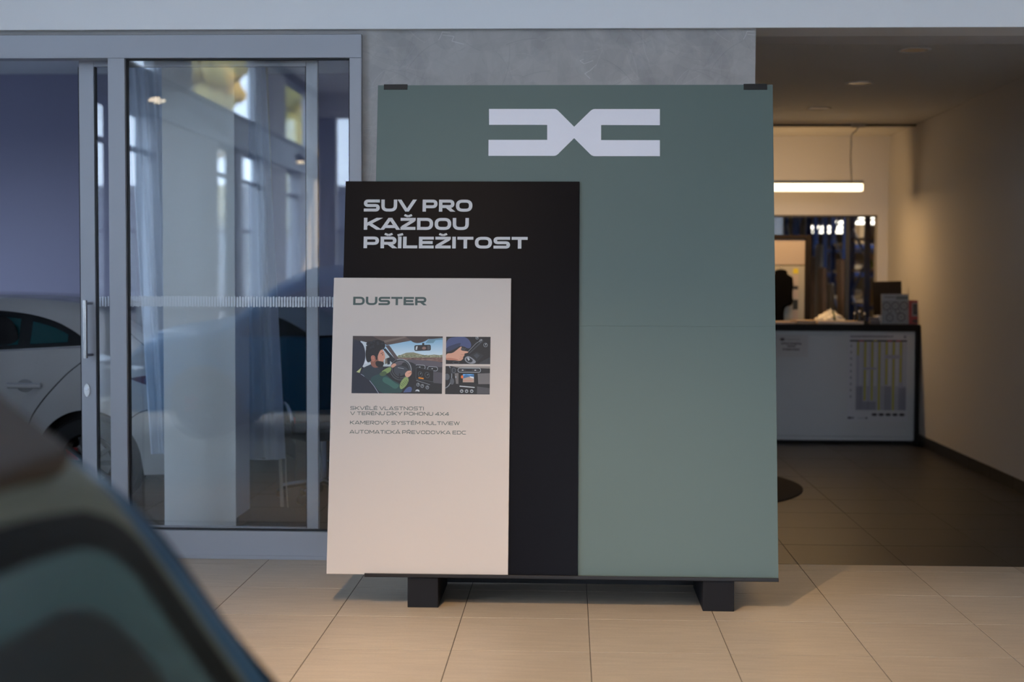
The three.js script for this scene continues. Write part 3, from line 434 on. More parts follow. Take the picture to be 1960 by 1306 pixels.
// ------------------------------------------------------------------ the display board
const LEAN = Math.atan(0.165), P0 = V(0, 0.153, -6.955), PN = V(0, Math.sin(LEAN), Math.cos(LEAN)), PE = V(0, Math.cos(LEAN), -Math.sin(LEAN));
function onPanel(px, py, off) { const d = ray(px, py), o = V(0, EYE, 0).sub(P0), t = (off - o.dot(PN)) / d.dot(PN), p = o.add(d.multiplyScalar(t)); return [p.x, p.dot(PE)]; }
{
  const st = thing('display_board', 'leaning grey-green display board with black and cream panels on black feet', 'display board', [0, 0, -6.955]);
  const put = (m) => { m.position.y += P0.y; m.position.z += 0; return m; };
  const panel = (name, x0, x1, v0, v1, off, th, m, r) => { const o = part(name, rspan(x0, x1, v0, v1, off - th, off, r), m, st, [0, P0.y, 0], [-LEAN, 0, 0]); return o; };
  const TL = onPanel(723.5, 162.5, 0), TR = onPanel(1480, 163, 0), BR = onPanel(1489, 1107, 0), seam = onPanel(1300, 625, 0)[1];
  const gx0 = TL[0], gx1 = (TR[0] + BR[0]) / 2, gtop = (TL[1] + TR[1]) / 2, th = 0.018;
  panel('lower_panel', gx0, gx1, 0, seam - 0.0002, 0, th, M.board, 0.0005);
  const up = panel('upper_panel', gx0, gx1, seam + 0.0002, gtop, 0, th, M.board, 0.0005);
  // emblem on the upper panel
  { const e = (x, y) => onPanel(900 + x / 4.9, 180 + y / 4.9, 0.003), s = new THREE.Shape(), mv = (f, x, y) => f.call(s, ...e(x, y)), q = (cx, cy, x, y) => s.quadraticCurveTo(...e(cx, cy), ...e(x, y));
    mv(s.moveTo, 176, 140); mv(s.lineTo, 785, 140); q(808, 140, 826, 158); mv(s.lineTo, 975, 307); mv(s.lineTo, 1126, 160); q(1146, 141, 1170, 141); mv(s.lineTo, 1779, 141); mv(s.lineTo, 1779, 292); mv(s.lineTo, 1228, 291); mv(s.lineTo, 1228, 432); mv(s.lineTo, 1779, 433); mv(s.lineTo, 1779, 583);
    mv(s.lineTo, 1168, 583); q(1144, 582, 1126, 564); mv(s.lineTo, 975, 413); mv(s.lineTo, 826, 560); q(806, 580, 784, 580); mv(s.lineTo, 171, 580); mv(s.lineTo, 172, 430); mv(s.lineTo, 722, 430); mv(s.lineTo, 722, 289); mv(s.lineTo, 177, 289); s.closePath();
    part('emblem', new THREE.ExtrudeGeometry(s, { depth: 0.0025, bevelEnabled: false, curveSegments: 8 }), M.vinyl, up, [0, 0, 0.0003]).userData.label = 'white double-arrow emblem'; }
  for (const [a, b, y] of [[734.6, 779.7, 171.3], [1423.5, 1468.5, 171.7]]) { const p = onPanel(a, y, 0.004), q = onPanel(b, y, 0.004); part('clip', rspan(p[0], q[0], p[1], gtop + 0.004, -th - 0.004, 0.004, 0.001), M.clip, st, [0, P0.y, 0], [-LEAN, 0, 0]).userData.label = 'black top clip'; }
  // black panel
  const bo = 0.013, bTL = onPanel(661.5, 347, bo), bTR = onPanel(1110.5, 347.5, bo), bBR = onPanel(1104.5, 1105, bo);
  const bp = panel('black_panel', bTL[0], (bTR[0] + bBR[0]) / 2, 0, (bTL[1] + bTR[1]) / 2, bo, 0.0125, M.black, 0.002);
  const word = (parent, text, x0, x1, yt, yb, t, off, m, each) => { const a = onPanel(x0, yb, off), b = onPanel(x1, yt, off), c = onPanel(x0, yt, off), d = onPanel(x1, yb, off); for (const [ch, g] of lettering(text, a[0], d[0], (a[1] + d[1]) / 2, (b[1] + c[1]) / 2, t, off + 0.0004, each)) part(each ? 'letter' : 'lettering', g, m, parent).userData.label = each ? 'capital letter ' + ch : 'line of small dark green capitals'; };
  word(bp, 'SUV PRO', 696.3, 904, 382.3, 405.2, 0.245, bo, M.letterGrey, true); word(bp, 'KAŽDOU', 696.3, 897.2, 417.3, 440.2, 0.245, bo, M.letterGrey, true); word(bp, 'PŘÍLEŽITOST', 695.8, 1009.8, 453.4, 475.7, 0.245, bo, M.letterGrey, true);
  // cream panel
  const co = 0.027, cTL = onPanel(640, 532, co), cTR = onPanel(979, 532.5, co), cBL = onPanel(623.5, 1104, co), cBR = onPanel(972, 1103, co);
  const cx0 = (cTL[0] + cBL[0]) / 2, cx1 = (cTR[0] + cBR[0]) / 2;
  const cp = panel('cream_panel', cx0, cx1, 0, (cTL[1] + cTR[1]) / 2, co, 0.0135, M.cream, 0.0025);
  word(cp, 'DUSTER', 675.8, 815.9, 568.5, 584.4, 0.24, co, M.letterGreen, true);
  word(cp, 'SKVĚLÉ VLASTNOSTI', 670.5, 811, 778.5, 785.2, 0.15, co, M.letterGreen); word(cp, 'V TERÉNU DÍKY POHONU 4X4', 670.5, 859.5, 788.8, 795.4, 0.15, co, M.letterGreen);
  word(cp, 'KAMEROVÝ SYSTÉM MULTIVIEW', 669.8, 879.8, 806.4, 813.3, 0.15, co, M.letterGreen); word(cp, 'AUTOMATICKÁ PŘEVODOVKA EDC', 669.2, 891.7, 824.2, 831, 0.15, co, M.letterGreen);
  const photo = (x0, y0, x1, y1, tex, label) => { const a = onPanel(x0, y1, co), b = onPanel(x1, y0, co); const g = new THREE.PlaneGeometry(b[0] - a[0], b[1] - a[1]).translate((a[0] + b[0]) / 2, (a[1] + b[1]) / 2, co + 0.0005); part('printed_photo', g, mat(lin(1, 1, 1), 0.45, { map: tex }), cp).userData.label = label; };
  photo(672.8, 644.2, 847.6, 753, driverPicture, 'printed picture of a man driving a car'); photo(853.3, 645.2, 939, 697, leverPicture, 'printed picture of a hand on a gear lever'); photo(852, 701.5, 938, 754.8, screenPicture, 'printed picture of a dashboard screen');
  // rail, feet, and a solid rear support that shades the floor below
  const rx0 = at(698, 1102, 6.92).x, rx1 = at(1490, 1111, 6.92).x;
  part('base_rail', join([rspan(rx0, rx1, 0.149, 0.1665, 0.036, 0.046, 0.0015), rspan(rx0, rx1, 0.149, 0.1525, -0.045, 0.046, 0.001)]), M.rail, st);
  for (const [a, b] of [[780, 838.5], [1345, 1405]]) { const x0 = at(a, 1166, 6.92).x, x1 = at(b, 1166, 6.92).x; part('foot_block', rspan(x0, x1, 0, 0.149, -0.5, 0.037, 0.003), M.block, st).userData.label = 'black concrete foot block'; }
  { const a = V(0, 1.95, -0.325), b = V(0, 0.006, -0.53), d = a.clone().sub(b); part('shading_back_support', rbox(1.56, d.length(), 0.012, 0.002), M.rail, st, [0.008, (a.y + b.y) / 2, (a.z + b.z) / 2], [Math.atan2(d.z, d.y), 0, 0]); }  // rear support made solid to block light and darken the floor under the board
}

// ------------------------------------------------------------------ cars
function curveAt(pts) { return (x) => { let i = 0; while (i < pts.length - 2 && x > pts[i + 1][0]) i++; const [x0, y0] = pts[Math.max(0, i - 1)], [x1, y1] = pts[i], [x2, y2] = pts[i + 1], [x3, y3] = pts[Math.min(pts.length - 1, i + 2)]; const t = Math.min(1, Math.max(0, (x - x1) / (x2 - x1))), m1 = (y2 - y0) / (x2 - x0) * (x2 - x1), m2 = (y3 - y1) / (x3 - x1) * (x2 - x1), t2 = t * t, t3 = t2 * t; return (2 * t3 - 3 * t2 + 1) * y1 + (t3 - 2 * t2 + t) * m1 + (-2 * t3 + 3 * t2) * y2 + (t3 - t2) * m2; }; }
function carShape(p) {                                                 // x from the tail (0) to the nose (L), y up, z across
  const top = curveAt(p.top), bottom = (x) => { let y = p.sill; for (const c of p.axles) { const d = Math.abs(x - c); if (d < p.arch) y = Math.max(y, p.axleY + Math.sqrt(p.arch * p.arch - d * d)); } return Math.min(y, top(x) - 0.05); };
  const plan = (x) => 1 - 0.20 * Math.pow(Math.max(0, 1 - x / 0.55), 2.2) - 0.24 * Math.pow(Math.max(0, 1 - (p.L - x) / 1.0), 2.2);
  const half = (x, y) => { const q = y < p.belt ? 1 - 0.045 * Math.pow((p.belt - y) / p.belt, 2) - 0.012 * Math.sin((y / p.belt) * 6.28) : 1 - p.tumble * Math.pow((y - p.belt) / (p.H - p.belt), 1.25), e = Math.max(0, 1 - (top(x) - y) / 0.10); return p.W / 2 * plan(x) * q - 0.075 * (1 - Math.sqrt(Math.max(0, 1 - e * e))); };
  const xs = []; for (let i = 0; i <= 220; i++) { const u = i / 220; xs.push(p.L * (u - 0.035 * Math.sin(u * 12.566))); }
  const roofY = (x, s) => top(x) + p.crown * (1 - s * s) * Math.min(1, x / 0.6);
  return { p, top, bottom, half, xs, roofY };
}
function carBody(c, parent, paint) {
  const X = (u) => c.xs[Math.round(u * 220)], gs = [];
  for (const s of [-1, 1]) gs.push(grid(220, 44, (u, v) => { const x = X(u), vv = s > 0 ? v : 1 - v, b = c.bottom(x), t = c.top(x), q = 1 - Math.pow(1 - vv, 1.6), y = b + (t - b) * q; return [x, y, s * c.half(x, y)]; }));
  gs.push(grid(220, 16, (u, v) => { const x = X(u), s = 1 - 2 * v; return [x, c.roofY(x, s), s * c.half(x, c.top(x))]; }));
  for (const [x, f] of [[0, 0], [c.p.L, 1]]) gs.push(grid(8, 6, (u, v) => { const b = c.bottom(x), t = c.top(x), y = b + (t - b) * v, z = (f ? 1 : -1) * (1 - 2 * u) * c.half(x, y); return [x, y, z]; }));
  part('body', join(gs), paint, parent);
  part('underbody', span(0.15, c.p.L - 0.15, c.p.sill - 0.02, c.p.belt - 0.35, -c.p.W / 2 + 0.25, c.p.W / 2 - 0.25), M.blackTrim, parent);
}
function sidePatch(c, s, x0, x1, yb, yt, off, nu = 40, nv = 10) { return grid(nu, nv, (u, v) => { const x = x0 + (x1 - x0) * u, vv = s > 0 ? v : 1 - v, y = yb(x) + (yt(x) - yb(x)) * vv; return [x, y, s * (c.half(x, y) + off)]; }); }
function roofPatch(c, x0, x1, w0, w1, r, off) {                        // a window with rounded corners on the top surface, from x0 to x1; w: share of the half width at either end
  return grid(30, 30, (u, v) => { const b = 2 * u - 1, e = Math.max(0, (Math.abs(b) - (1 - r)) / r), k = 1 - 0.35 * r * 2 * (1 - Math.sqrt(Math.max(0, 1 - e * e))), x = x0 + (x1 - x0) * u, s = (1 - 2 * v) * (w0 + (w1 - w0) * u) * k, sl = (c.top(x + 0.01) - c.top(x - 0.01)) / 0.02, n = Math.hypot(1, sl); return [x - off * sl / n, c.roofY(x, s) + off / n, s * c.half(x, c.top(x))]; });
}
function sideLine(c, s, pts, r, off = 0.001) { return tube(pts.map(([x, y]) => [x, y, s * (c.half(x, y) + off)]), r, pts.length * 8, 6); }
function wheel(parent, x, y, z, R, s) {
  const w = part('wheel', new THREE.LatheGeometry([[R * 0.64, -0.09], [R * 0.93, -0.1], [R, -0.07], [R, 0.07], [R * 0.93, 0.1], [R * 0.64, 0.09]].map(([a, b]) => new THREE.Vector2(a, b)), 40).rotateX(Math.PI / 2), M.tyre, parent, [x, y, z]);
  const sp = [new THREE.LatheGeometry([[R * 0.66, -0.06], [R * 0.66, 0.085], [R * 0.6, 0.08], [R * 0.58, -0.05]].map(([a, b]) => new THREE.Vector2(a, b)), 40).rotateX(Math.PI / 2), new THREE.CylinderGeometry(0.06, 0.07, 0.05, 20).rotateX(Math.PI / 2).translate(0, 0, 0.06)];
  for (let k = 0; k < 10; k++) sp.push(box(R * 0.56, 0.03, 0.02).translate(R * 0.34, 0, 0.07).rotateZ(k * 0.628));
  const rim = join(sp); if (s < 0) rim.rotateY(Math.PI); part('rim', rim, M.rim, w);
  part('brake_disc', new THREE.CylinderGeometry(R * 0.45, R * 0.45, 0.02, 24).rotateX(Math.PI / 2), mat(lin(0.2, 0.2, 0.2), 0.4, { metalness: 0.8 }), w, [0, 0, s * 0.02]); part('brake_caliper', box(0.08, 0.16, 0.05), M.caliper, w, [R * 0.4, 0.02, s * 0.03]);
  part('wheel_well', new THREE.CylinderGeometry(R * 1.13, R * 1.13, 0.02, 40).rotateX(Math.PI / 2), M.seal, w, [0, 0.02, -s * 0.13]);
}
const hatch = { L: 4.3, H: 1.46, W: 1.80, belt: 1.0, tumble: 0.20, sill: 0.24, axles: [0.76, 3.42], axleY: 0.32, arch: 0.37, crown: 0.03, top: [[0, 0.56], [0.03, 0.86], [0.09, 0.99], [0.2, 1.08], [0.45, 1.24], [0.72, 1.385], [1.0, 1.435], [1.6, 1.462], [2.1, 1.445], [2.5, 1.37], [3.0, 1.10], [3.25, 0.99], [3.8, 0.90], [4.15, 0.76], [4.27, 0.6], [4.3, 0.5]] };
{ // white hatchback in the delivery room
  const car = thing('car', 'white hatchback parked behind the sliding door', 'car', [-2.55, 0, -10.6], Math.PI), c = carShape(hatch);
  carBody(c, car, M.carWhite);
  const yb = (x) => 1.135 - 0.055 * Math.max(0, x - 0.74), yt = curveAt([[0.74, 1.14], [0.86, 1.225], [1.02, 1.30], [1.25, 1.352], [1.6, 1.375], [2.1, 1.372], [2.5, 1.29], [2.95, 1.045]]);
  for (const s of [1, -1]) {
    const g = part('side_window', sidePatch(c, s, 0.74, 2.95, yb, yt, 0.004), M.carGlass, car);
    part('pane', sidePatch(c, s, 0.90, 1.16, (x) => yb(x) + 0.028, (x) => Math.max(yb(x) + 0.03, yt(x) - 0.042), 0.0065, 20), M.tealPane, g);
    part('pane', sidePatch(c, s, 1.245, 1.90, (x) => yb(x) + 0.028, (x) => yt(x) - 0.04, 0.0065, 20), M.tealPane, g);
    part('headrest', new THREE.SphereGeometry(1, 20, 14).scale(0.115, 0.16, 0.02), M.blackTrim, g, [1.36, 1.17, s * (c.half(1.36, 1.17) + 0.002)]);
    part('belt_trim', sideLine(c, s, [[0.70, 1.128], [0.9, 1.118], [1.3, 1.097], [1.9, 1.062], [2.9, 1.005]], 0.0055, 0.002), M.chrome, car);
    part('door_gap', sideLine(c, s, [[0.73, 1.11], [0.76, 1.05], [0.9, 0.93], [1.08, 0.73], [1.15, 0.62], [1.2, 0.45], [1.2, 0.28]], 0.004), M.seal, car);
    part('door_gap', sideLine(c, s, [[2.0, 1.05], [2.02, 0.8], [2.0, 0.3]], 0.004), M.seal, car);
    part('hatch_gap', sideLine(c, s, [[0.62, 1.31], [0.5, 1.23], [0.36, 1.12], [0.25, 1.0], [0.2, 0.95]], 0.004), M.seal, car);
    const h = part('door_handle', rbox(0.24, 0.034, 0.03, 0.012, 3), M.carWhite, car, [1.18, 0.855, s * (c.half(1.18, 0.855) + 0.024)]); part('handle_trim', rbox(0.235, 0.008, 0.008, 0.003), M.chrome, h, [0, 0.018, s * 0.012]);
    part('handle_recess', new THREE.SphereGeometry(1, 20, 12).scale(0.06, 0.045, 0.006), mat(lin(0.25, 0.25, 0.25), 0.4), car, [1.18, 0.855, s * (c.half(1.18, 0.855) + 0.002)]);
    part('tail_light', sidePatch(c, s, 0.02, 0.46, (x) => 0.81 + 0.10 * Math.pow(x / 0.46, 2), (x) => Math.min(c.top(x) - 0.005, 0.955 - 0.045 * Math.pow(x / 0.46, 2)), 0.006, 24), M.redLamp, car);
    part('rear_reflector', sidePatch(c, s, 0.03, 0.22, () => 0.36, () => 0.42, 0.005, 10), M.redLamp, car);
    part('bumper_gap', sideLine(c, s, [[0.05, 0.70], [0.2, 0.70], [0.38, 0.68], [0.5, 0.60]], 0.004), M.seal, car);
  }
  part('rear_window', roofPatch(c, 0.2, 0.70, 0.85, 0.85, 0.25, 0.005), M.carGlass, car); part('windscreen', roofPatch(c, 2.2, 3.1, 0.95, 0.95, 0.15, 0.005), M.carGlass, car);
  for (const x of hatch.axles) for (const s of [-1, 1]) wheel(car, x, 0.32, s * 0.79, 0.32, s);
}
{ // second car further in
  const p = { ...hatch, H: 1.41, top: hatch.top.map(([x, y]) => [x, y > 1 ? 1 + (y - 1) * 0.89 : y]) }, car = thing('car', 'grey-blue hatchback standing near the mauve wall', 'car', [-1.5, 0, -13.2], Math.PI), c = carShape(p), paint = mat(lin(0.20, 0.24, 0.29), 0.35, { clearcoat: 1, clearcoatRoughness: 0.05 });
  carBody(c, car, paint);
  const yb = (x) => 1.10 - 0.055 * Math.max(0, x - 0.74), yt = curveAt([[0.74, 1.105], [0.86, 1.18], [1.02, 1.25], [1.25, 1.305], [1.6, 1.33], [2.1, 1.325], [2.5, 1.25], [2.95, 1.01]]);
  for (const s of [1, -1]) { part('side_window', sidePatch(c, s, 0.74, 2.95, yb, yt, 0.004), M.carGlass, car); part('door_handle', rbox(0.22, 0.034, 0.03, 0.012, 3), paint, car, [1.18, 0.855, s * (c.half(1.18, 0.855) + 0.02)]); part('tail_light', sidePatch(c, s, 0.02, 0.42, () => 0.82, (x) => Math.min(c.top(x) - 0.005, 0.94), 0.006, 24), M.redLamp, car); }
  for (const x of p.axles) for (const s of [-1, 1]) wheel(car, x, 0.32, s * 0.79, 0.32, s);
}
{ // dark car close to the camera, tail towards it
  const p = { L: 4.25, H: 1.63, W: 1.78, belt: 0.98, tumble: 0.17, sill: 0.26, axles: [0.75, 3.4], axleY: 0.34, arch: 0.39, crown: 0.11, top: [[0, 0.5], [0.02, 0.75], [0.08, 0.88], [0.2, 0.955], [0.28, 1.047], [0.338, 1.124], [0.396, 1.204], [0.462, 1.288], [0.549, 1.357], [0.643, 1.426], [0.8, 1.51], [1.05, 1.58], [1.65, 1.63], [2.4, 1.60], [2.8, 1.42], [3.2, 1.12], [3.5, 1.05], [4.0, 0.95], [4.2, 0.75], [4.25, 0.5]] };
  const car = thing('car', 'dark blue car close up with its rear window and tailgate showing', 'car', [-0.22, 0, -1.37], Math.PI), c = carShape(p), paint = mat(lin(0.010, 0.12, 0.25), 0.45, { specularIntensity: 0.5, clearcoat: 0.4, clearcoatRoughness: 0.1 });
  carBody(c, car, paint);
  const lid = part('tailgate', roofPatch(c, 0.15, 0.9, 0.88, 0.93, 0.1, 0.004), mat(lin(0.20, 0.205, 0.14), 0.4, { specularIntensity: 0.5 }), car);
  const rw = part('rear_window', roofPatch(c, 0.165, 0.43, 0.83, 0.85, 0.3, 0.007), mat(lin(0.003, 0.003, 0.003), 0.35, { specularIntensity: 0.15 }), car); part('pane', roofPatch(c, 0.175, 0.40, 0.69, 0.68, 0.35, 0.009), mat(lin(0.085, 0.165, 0.16), 0.25), rw); part('painted_dark_centre', roofPatch(c, 0.172, 0.365, 0.56, 0.46, 0.45, 0.011), mat(lin(0.006, 0.014, 0.016), 0.3), rw);  // teal pane and dark centre paint the glass reflection and its fade into colour
  part('roof_spoiler', rbox(0.17, 0.05, 1.06, 0.018, 3), mat(lin(0.075, 0.048, 0.036), 0.4, { specularIntensity: 0.3, clearcoat: 0.12, clearcoatRoughness: 0.03 }), car, [0.52, 1.405, 0], [0, 0, 0.66]);
  for (const s of [-1, 1]) {
    part('window_seal', sideLine(c, s, [[0.16, 0.93], [0.3, 1.05], [0.45, 1.25], [0.62, 1.38], [0.8, 1.475]], 0.006, 0.0), M.blackTrim, car);
    part('side_window', sidePatch(c, s, 0.75, 3.0, () => 1.02, curveAt([[0.75, 1.04], [0.95, 1.38], [1.4, 1.52], [2.3, 1.5], [2.7, 1.36], [3.0, 1.06]]), 0.004), M.carGlass, car);
    part('tail_light', sidePatch(c, s, 0.02, 0.3, () => 0.75, (x) => Math.min(c.top(x) - 0.01, 0.9), 0.006, 20), M.redLamp, car);
  }
  for (const x of p.axles) for (const s of [-1, 1]) wheel(car, x, 0.34, s * 0.78, 0.34, s);
}
// flags and chair in the delivery room
function flag(name, label, top, bottom, D, wave) {                      // top, bottom: [x left, x right, y] in photograph pixels
  const t = thing(name, label, 'flag', [0, 0, 0], 0, null), f = (u, v) => { const xl = top[0] + (bottom[0] - top[0]) * v, xr = top[1] + (bottom[1] - top[1]) * v, y = top[2] + (bottom[2] - top[2]) * v, p = at(xl + (xr - xl) * u, y, D); return [p.x, p.y, -D + wave * (0.5 + 0.5 * v) * Math.sin(u * 15 + v * 2) + wave * 0.6 * Math.sin(u * 31 - v)]; };
  part('cloth', grid(60, 40, f), M.cloth, t); part('hem', tube([0, 0.25, 0.5, 0.75, 1].map((u) => f(u, 1)), 0.004), M.cloth, t); return [t, f];
}
flag('hanging_flag', 'translucent pale flag hanging between the white car and the column', [238, 330, 60], [290, 345, 868], 9.62, 0.035);
{ const [t, f] = flag('hanging_flag', 'translucent grey flag hanging beside the column with tied cords', [455, 505, 60], [440, 543.5, 879], 9.9, 0.04);
  const cord = mat(lin(0.6, 0.57, 0.5), 0.8), a = V(...f(1, 1)), b = at(553, 985, 9.9); part('cord', tube([a, at(548, 930, 9.9), b, at(557, 1000, 9.9), at(575, 1003, 9.85)], 0.004), cord, t); part('cord', tube([b, at(547, 990, 9.9), at(555, 978, 9.9), at(560, 992, 9.9), b], 0.004), cord, t);
  part('flagpole', bar(V(a.x - 0.02, 0, -9.93), V(f(1, 0)[0], f(1, 0)[1], -9.93), 0.012), cord, t); }
{ const p = at(618, 985, 10.3), t = thing('office_chair', 'black office chair with a polished star base behind the glass', 'chair', [p.x, 0, -10.3], 0.6);
  for (let k = 0; k < 5; k++) { const a = k * 1.2566, e = V(Math.cos(a) * 0.3, 0.09, Math.sin(a) * 0.3); part('base_arm', bar(V(0, 0.14, 0), e, 0.022), M.chrome, t); part('castor', new THREE.CylinderGeometry(0.035, 0.035, 0.045, 16).rotateX(Math.PI / 2).translate(e.x, 0.035, e.z), M.blackTrim, t); }
  part('gas_lift', bar(V(0, 0.12, 0), V(0, 0.45, 0), 0.028), M.chrome, t); part('seat', rbox(0.5, 0.09, 0.5, 0.04, 3), M.blackTrim, t, [0, 0.49, 0]); part('backrest', rbox(0.46, 0.55, 0.07, 0.03, 3), M.blackTrim, t, [0, 0.9, -0.25], [-0.12, 0, 0]);
  for (const s of [-1, 1]) part('armrest', tube([[s * 0.25, 0.5, 0.05], [s * 0.29, 0.62, 0.1], [s * 0.28, 0.7, 0], [s * 0.26, 0.68, -0.18]], 0.016), M.chrome, t); }
{ const p = at(650, 800, 11.1), t = thing('drawer_cabinet', 'brown wooden drawer cabinet beside the office chair', 'cabinet', [p.x, 0, -11.1]); const wood = mat(lin(0.10, 0.045, 0.025), 0.4);
  part('body', rspan(-0.3, 0.3, 0.02, 0.74, -0.25, 0.25), wood, t); part('top', rspan(-0.34, 0.34, 0.74, 0.77, -0.29, 0.29), wood, t); for (let k = 0; k < 3; k++) { const d = part('drawer', rspan(-0.285, 0.285, 0.05 + k * 0.23, 0.26 + k * 0.23, 0.25, 0.268), wood, t); part('handle', bar(V(-0.08, 0.21 + k * 0.23, 0.285), V(0.08, 0.21 + k * 0.23, 0.285), 0.006), M.chrome, d); } }

// ------------------------------------------------------------------ passage: lamps, mat, counter
{
  const D = 14.4, a = at(1651, 359, D), yT = at(1600, 352, D).y, yB = at(1600, 366.5, D).y, x0 = 1.35, x1 = a.x, t = thing('pendant_lamp', 'long white tube pendant lamp hanging over the counter', 'lamp', [0, 0, -D]);
  const glow = new THREE.MeshStandardMaterial({ color: 0xffffff, emissive: lin(1, 0.76, 0.48), emissiveIntensity: 3.2 }), shell = mat(lin(0.55, 0.52, 0.46), 0.5);
  part('housing', rspan(x0, x1 + 0.004, yT, yT + 0.03, -0.055, 0.055, 0.004), shell, t); part('end_cap', rspan(x1, x1 + 0.006, yB, yT + 0.002, -0.04, 0.04, 0.002), shell, t);
  part('tube_diffuser', rspan(x0 + 0.005, x1, yB, yT, -0.037, 0.037, 0.018), glow, t);
  const cx = at(1629, 300, D).x; part('cable', tube([[cx + 0.07, LC - 0.03, 0], [cx + 0.045, LC - 0.07, 0], [cx + 0.005, LC - 0.10, 0], [cx, LC - 0.2, 0], [cx - 0.004, 2.8, 0], [cx + 0.01, yT + 0.03, 0]], 0.006), shell, t); part('cable', tube([[x0 + 0.1, LC, 0], [x0 + 0.1, yT + 0.03, 0]], 0.006), shell, t);
  part('canopy', rspan(cx, cx + 0.13, LC - 0.035, LC, -0.04, 0.04), shell, t);
  const L = x1 - x0, light = (w, h, x, y, z, tx, ty, tz, I) => { const r = new THREE.RectAreaLight(lin(1, 0.60, 0.25), I, w, h); r.position.set(x, y, z); t.add(r); t.updateMatrixWorld(true); r.lookAt(x + tx, y + ty, -D + z + tz); };
  light(L, 0.07, (x0 + x1) / 2, yB - 0.004, 0, 0, -1, 0.0001, 54); light(L, 0.06, (x0 + x1) / 2, (yB + yT) / 2, 0.042, 0, 0, 1, 3.5); light(L, 0.06, (x0 + x1) / 2, (yB + yT) / 2, -0.042, 0, 0, -1, 24);
}
solo('ceiling_rail', span(-1.05, LR, LC - 0.02, LC, -14.46, -14.43), mat(lin(0.12, 0.10, 0.08), 0.6), 'thin dark rail across the passage ceiling above the pendant lamp', 'rail');
[[1750, 95], [1645, 159], [1567, 207]].forEach(([x, y], i) => {
  const d = ray(x, y), s = (LC - EYE) / d.y, t = thing('recessed_downlight', ['unlit round downlight in the passage ceiling nearest the plaster wall edge', 'unlit round downlight in the middle of the passage ceiling row', 'unlit round downlight in the passage ceiling nearest the pendant lamp'][i], 'downlight', [d.x * s, LC, d.z * s]);
  part('trim_ring', new THREE.TorusGeometry(0.1, 0.012, 10, 40).rotateX(Math.PI / 2).scale(1, 0.7, 1), M.white, t); part('lens', new THREE.CylinderGeometry(0.09, 0.09, 0.004, 32).translate(0, -0.002, 0), mat(lin(0.22, 0.19, 0.16), 0.3), t);
});
solo('round_rug', new THREE.LatheGeometry([[0, 0.012], [1.235, 0.012], [1.25, 0.007], [1.25, 0]].map(([a, b]) => new THREE.Vector2(a, b)), 96), mat(lin(0.018, 0.013, 0.013), 0.95), 'large round dark rug lying on the passage floor', 'rug', [at(1535, 934, 11.1).x - 1.25, 0.0, -11.15]);
const CD = 14.1, CT = at(1600, 621, CD).y, CR = LR - 0.005, inPX = (px, py, D = CD) => at(px, py, D);
{
  const t = thing('reception_counter', 'reception counter with pale front and black top and end', 'counter', [0, 0, -CD]), blk = mat(lin(0.007, 0.006, 0.006), 0.6, { specularIntensity: 0.3 }), pale = mat(lin(0.42, 0.41, 0.40), 0.5);
  const ex = inPX(1753, 740).x, yb = inPX(1600, 634).y;
  part('counter_top', rspan(0.3, CR, yb, CT, -0.7, 0.0), blk, t); part('end_panel', rspan(ex, CR, 0, yb, -0.7, 0, 0.003), blk, t);
  part('front_panel', rspan(0.3, ex - 0.02, inPX(1600, 834).y, inPX(1600, 641).y, -0.06, -0.022, 0.003), pale, t); part('front_frame', rspan(0.3, ex, 0.03, yb, -0.1, -0.05, 0.003), pale, t); part('kick_board', rspan(0.3, ex - 0.02, 0.03, inPX(1600, 836.5).y, -0.06, -0.024, 0.003), pale, t); part('plinth', span(0.3, ex, 0, 0.03, -0.68, -0.12), blk, t); part('carcass', span(0.3, ex, 0.03, yb, -0.66, -0.1), pale, t);
}
function sheet(name, label, category, px, z, tex, rot) { // a sheet of paper fixed flat to the counter front
  const a = inPX(px[0], px[3]), b = inPX(px[2], px[1]), o = solo(name, box(b.x - a.x, b.y - a.y, 0.001), mat(lin(0.62, 0.61, 0.61), 0.7, { map: tex }), label, category, [(a.x + b.x) / 2, (a.y + b.y) / 2, -CD + z]); return o;
}
const words = (c, x, y, w, h, n, s, col) => { let q = s; const r = () => { q = (q * 1664525 + 1013904223) >>> 0; return q / 4294967296; }; c.fillStyle = col; let p = x; const step = w / n; for (let i = 0; i < n; i++) { c.fillRect(p, y + h * 0.25 * r(), step * (0.5 + 0.3 * r()), h * (0.6 + 0.4 * r())); p += step; } };
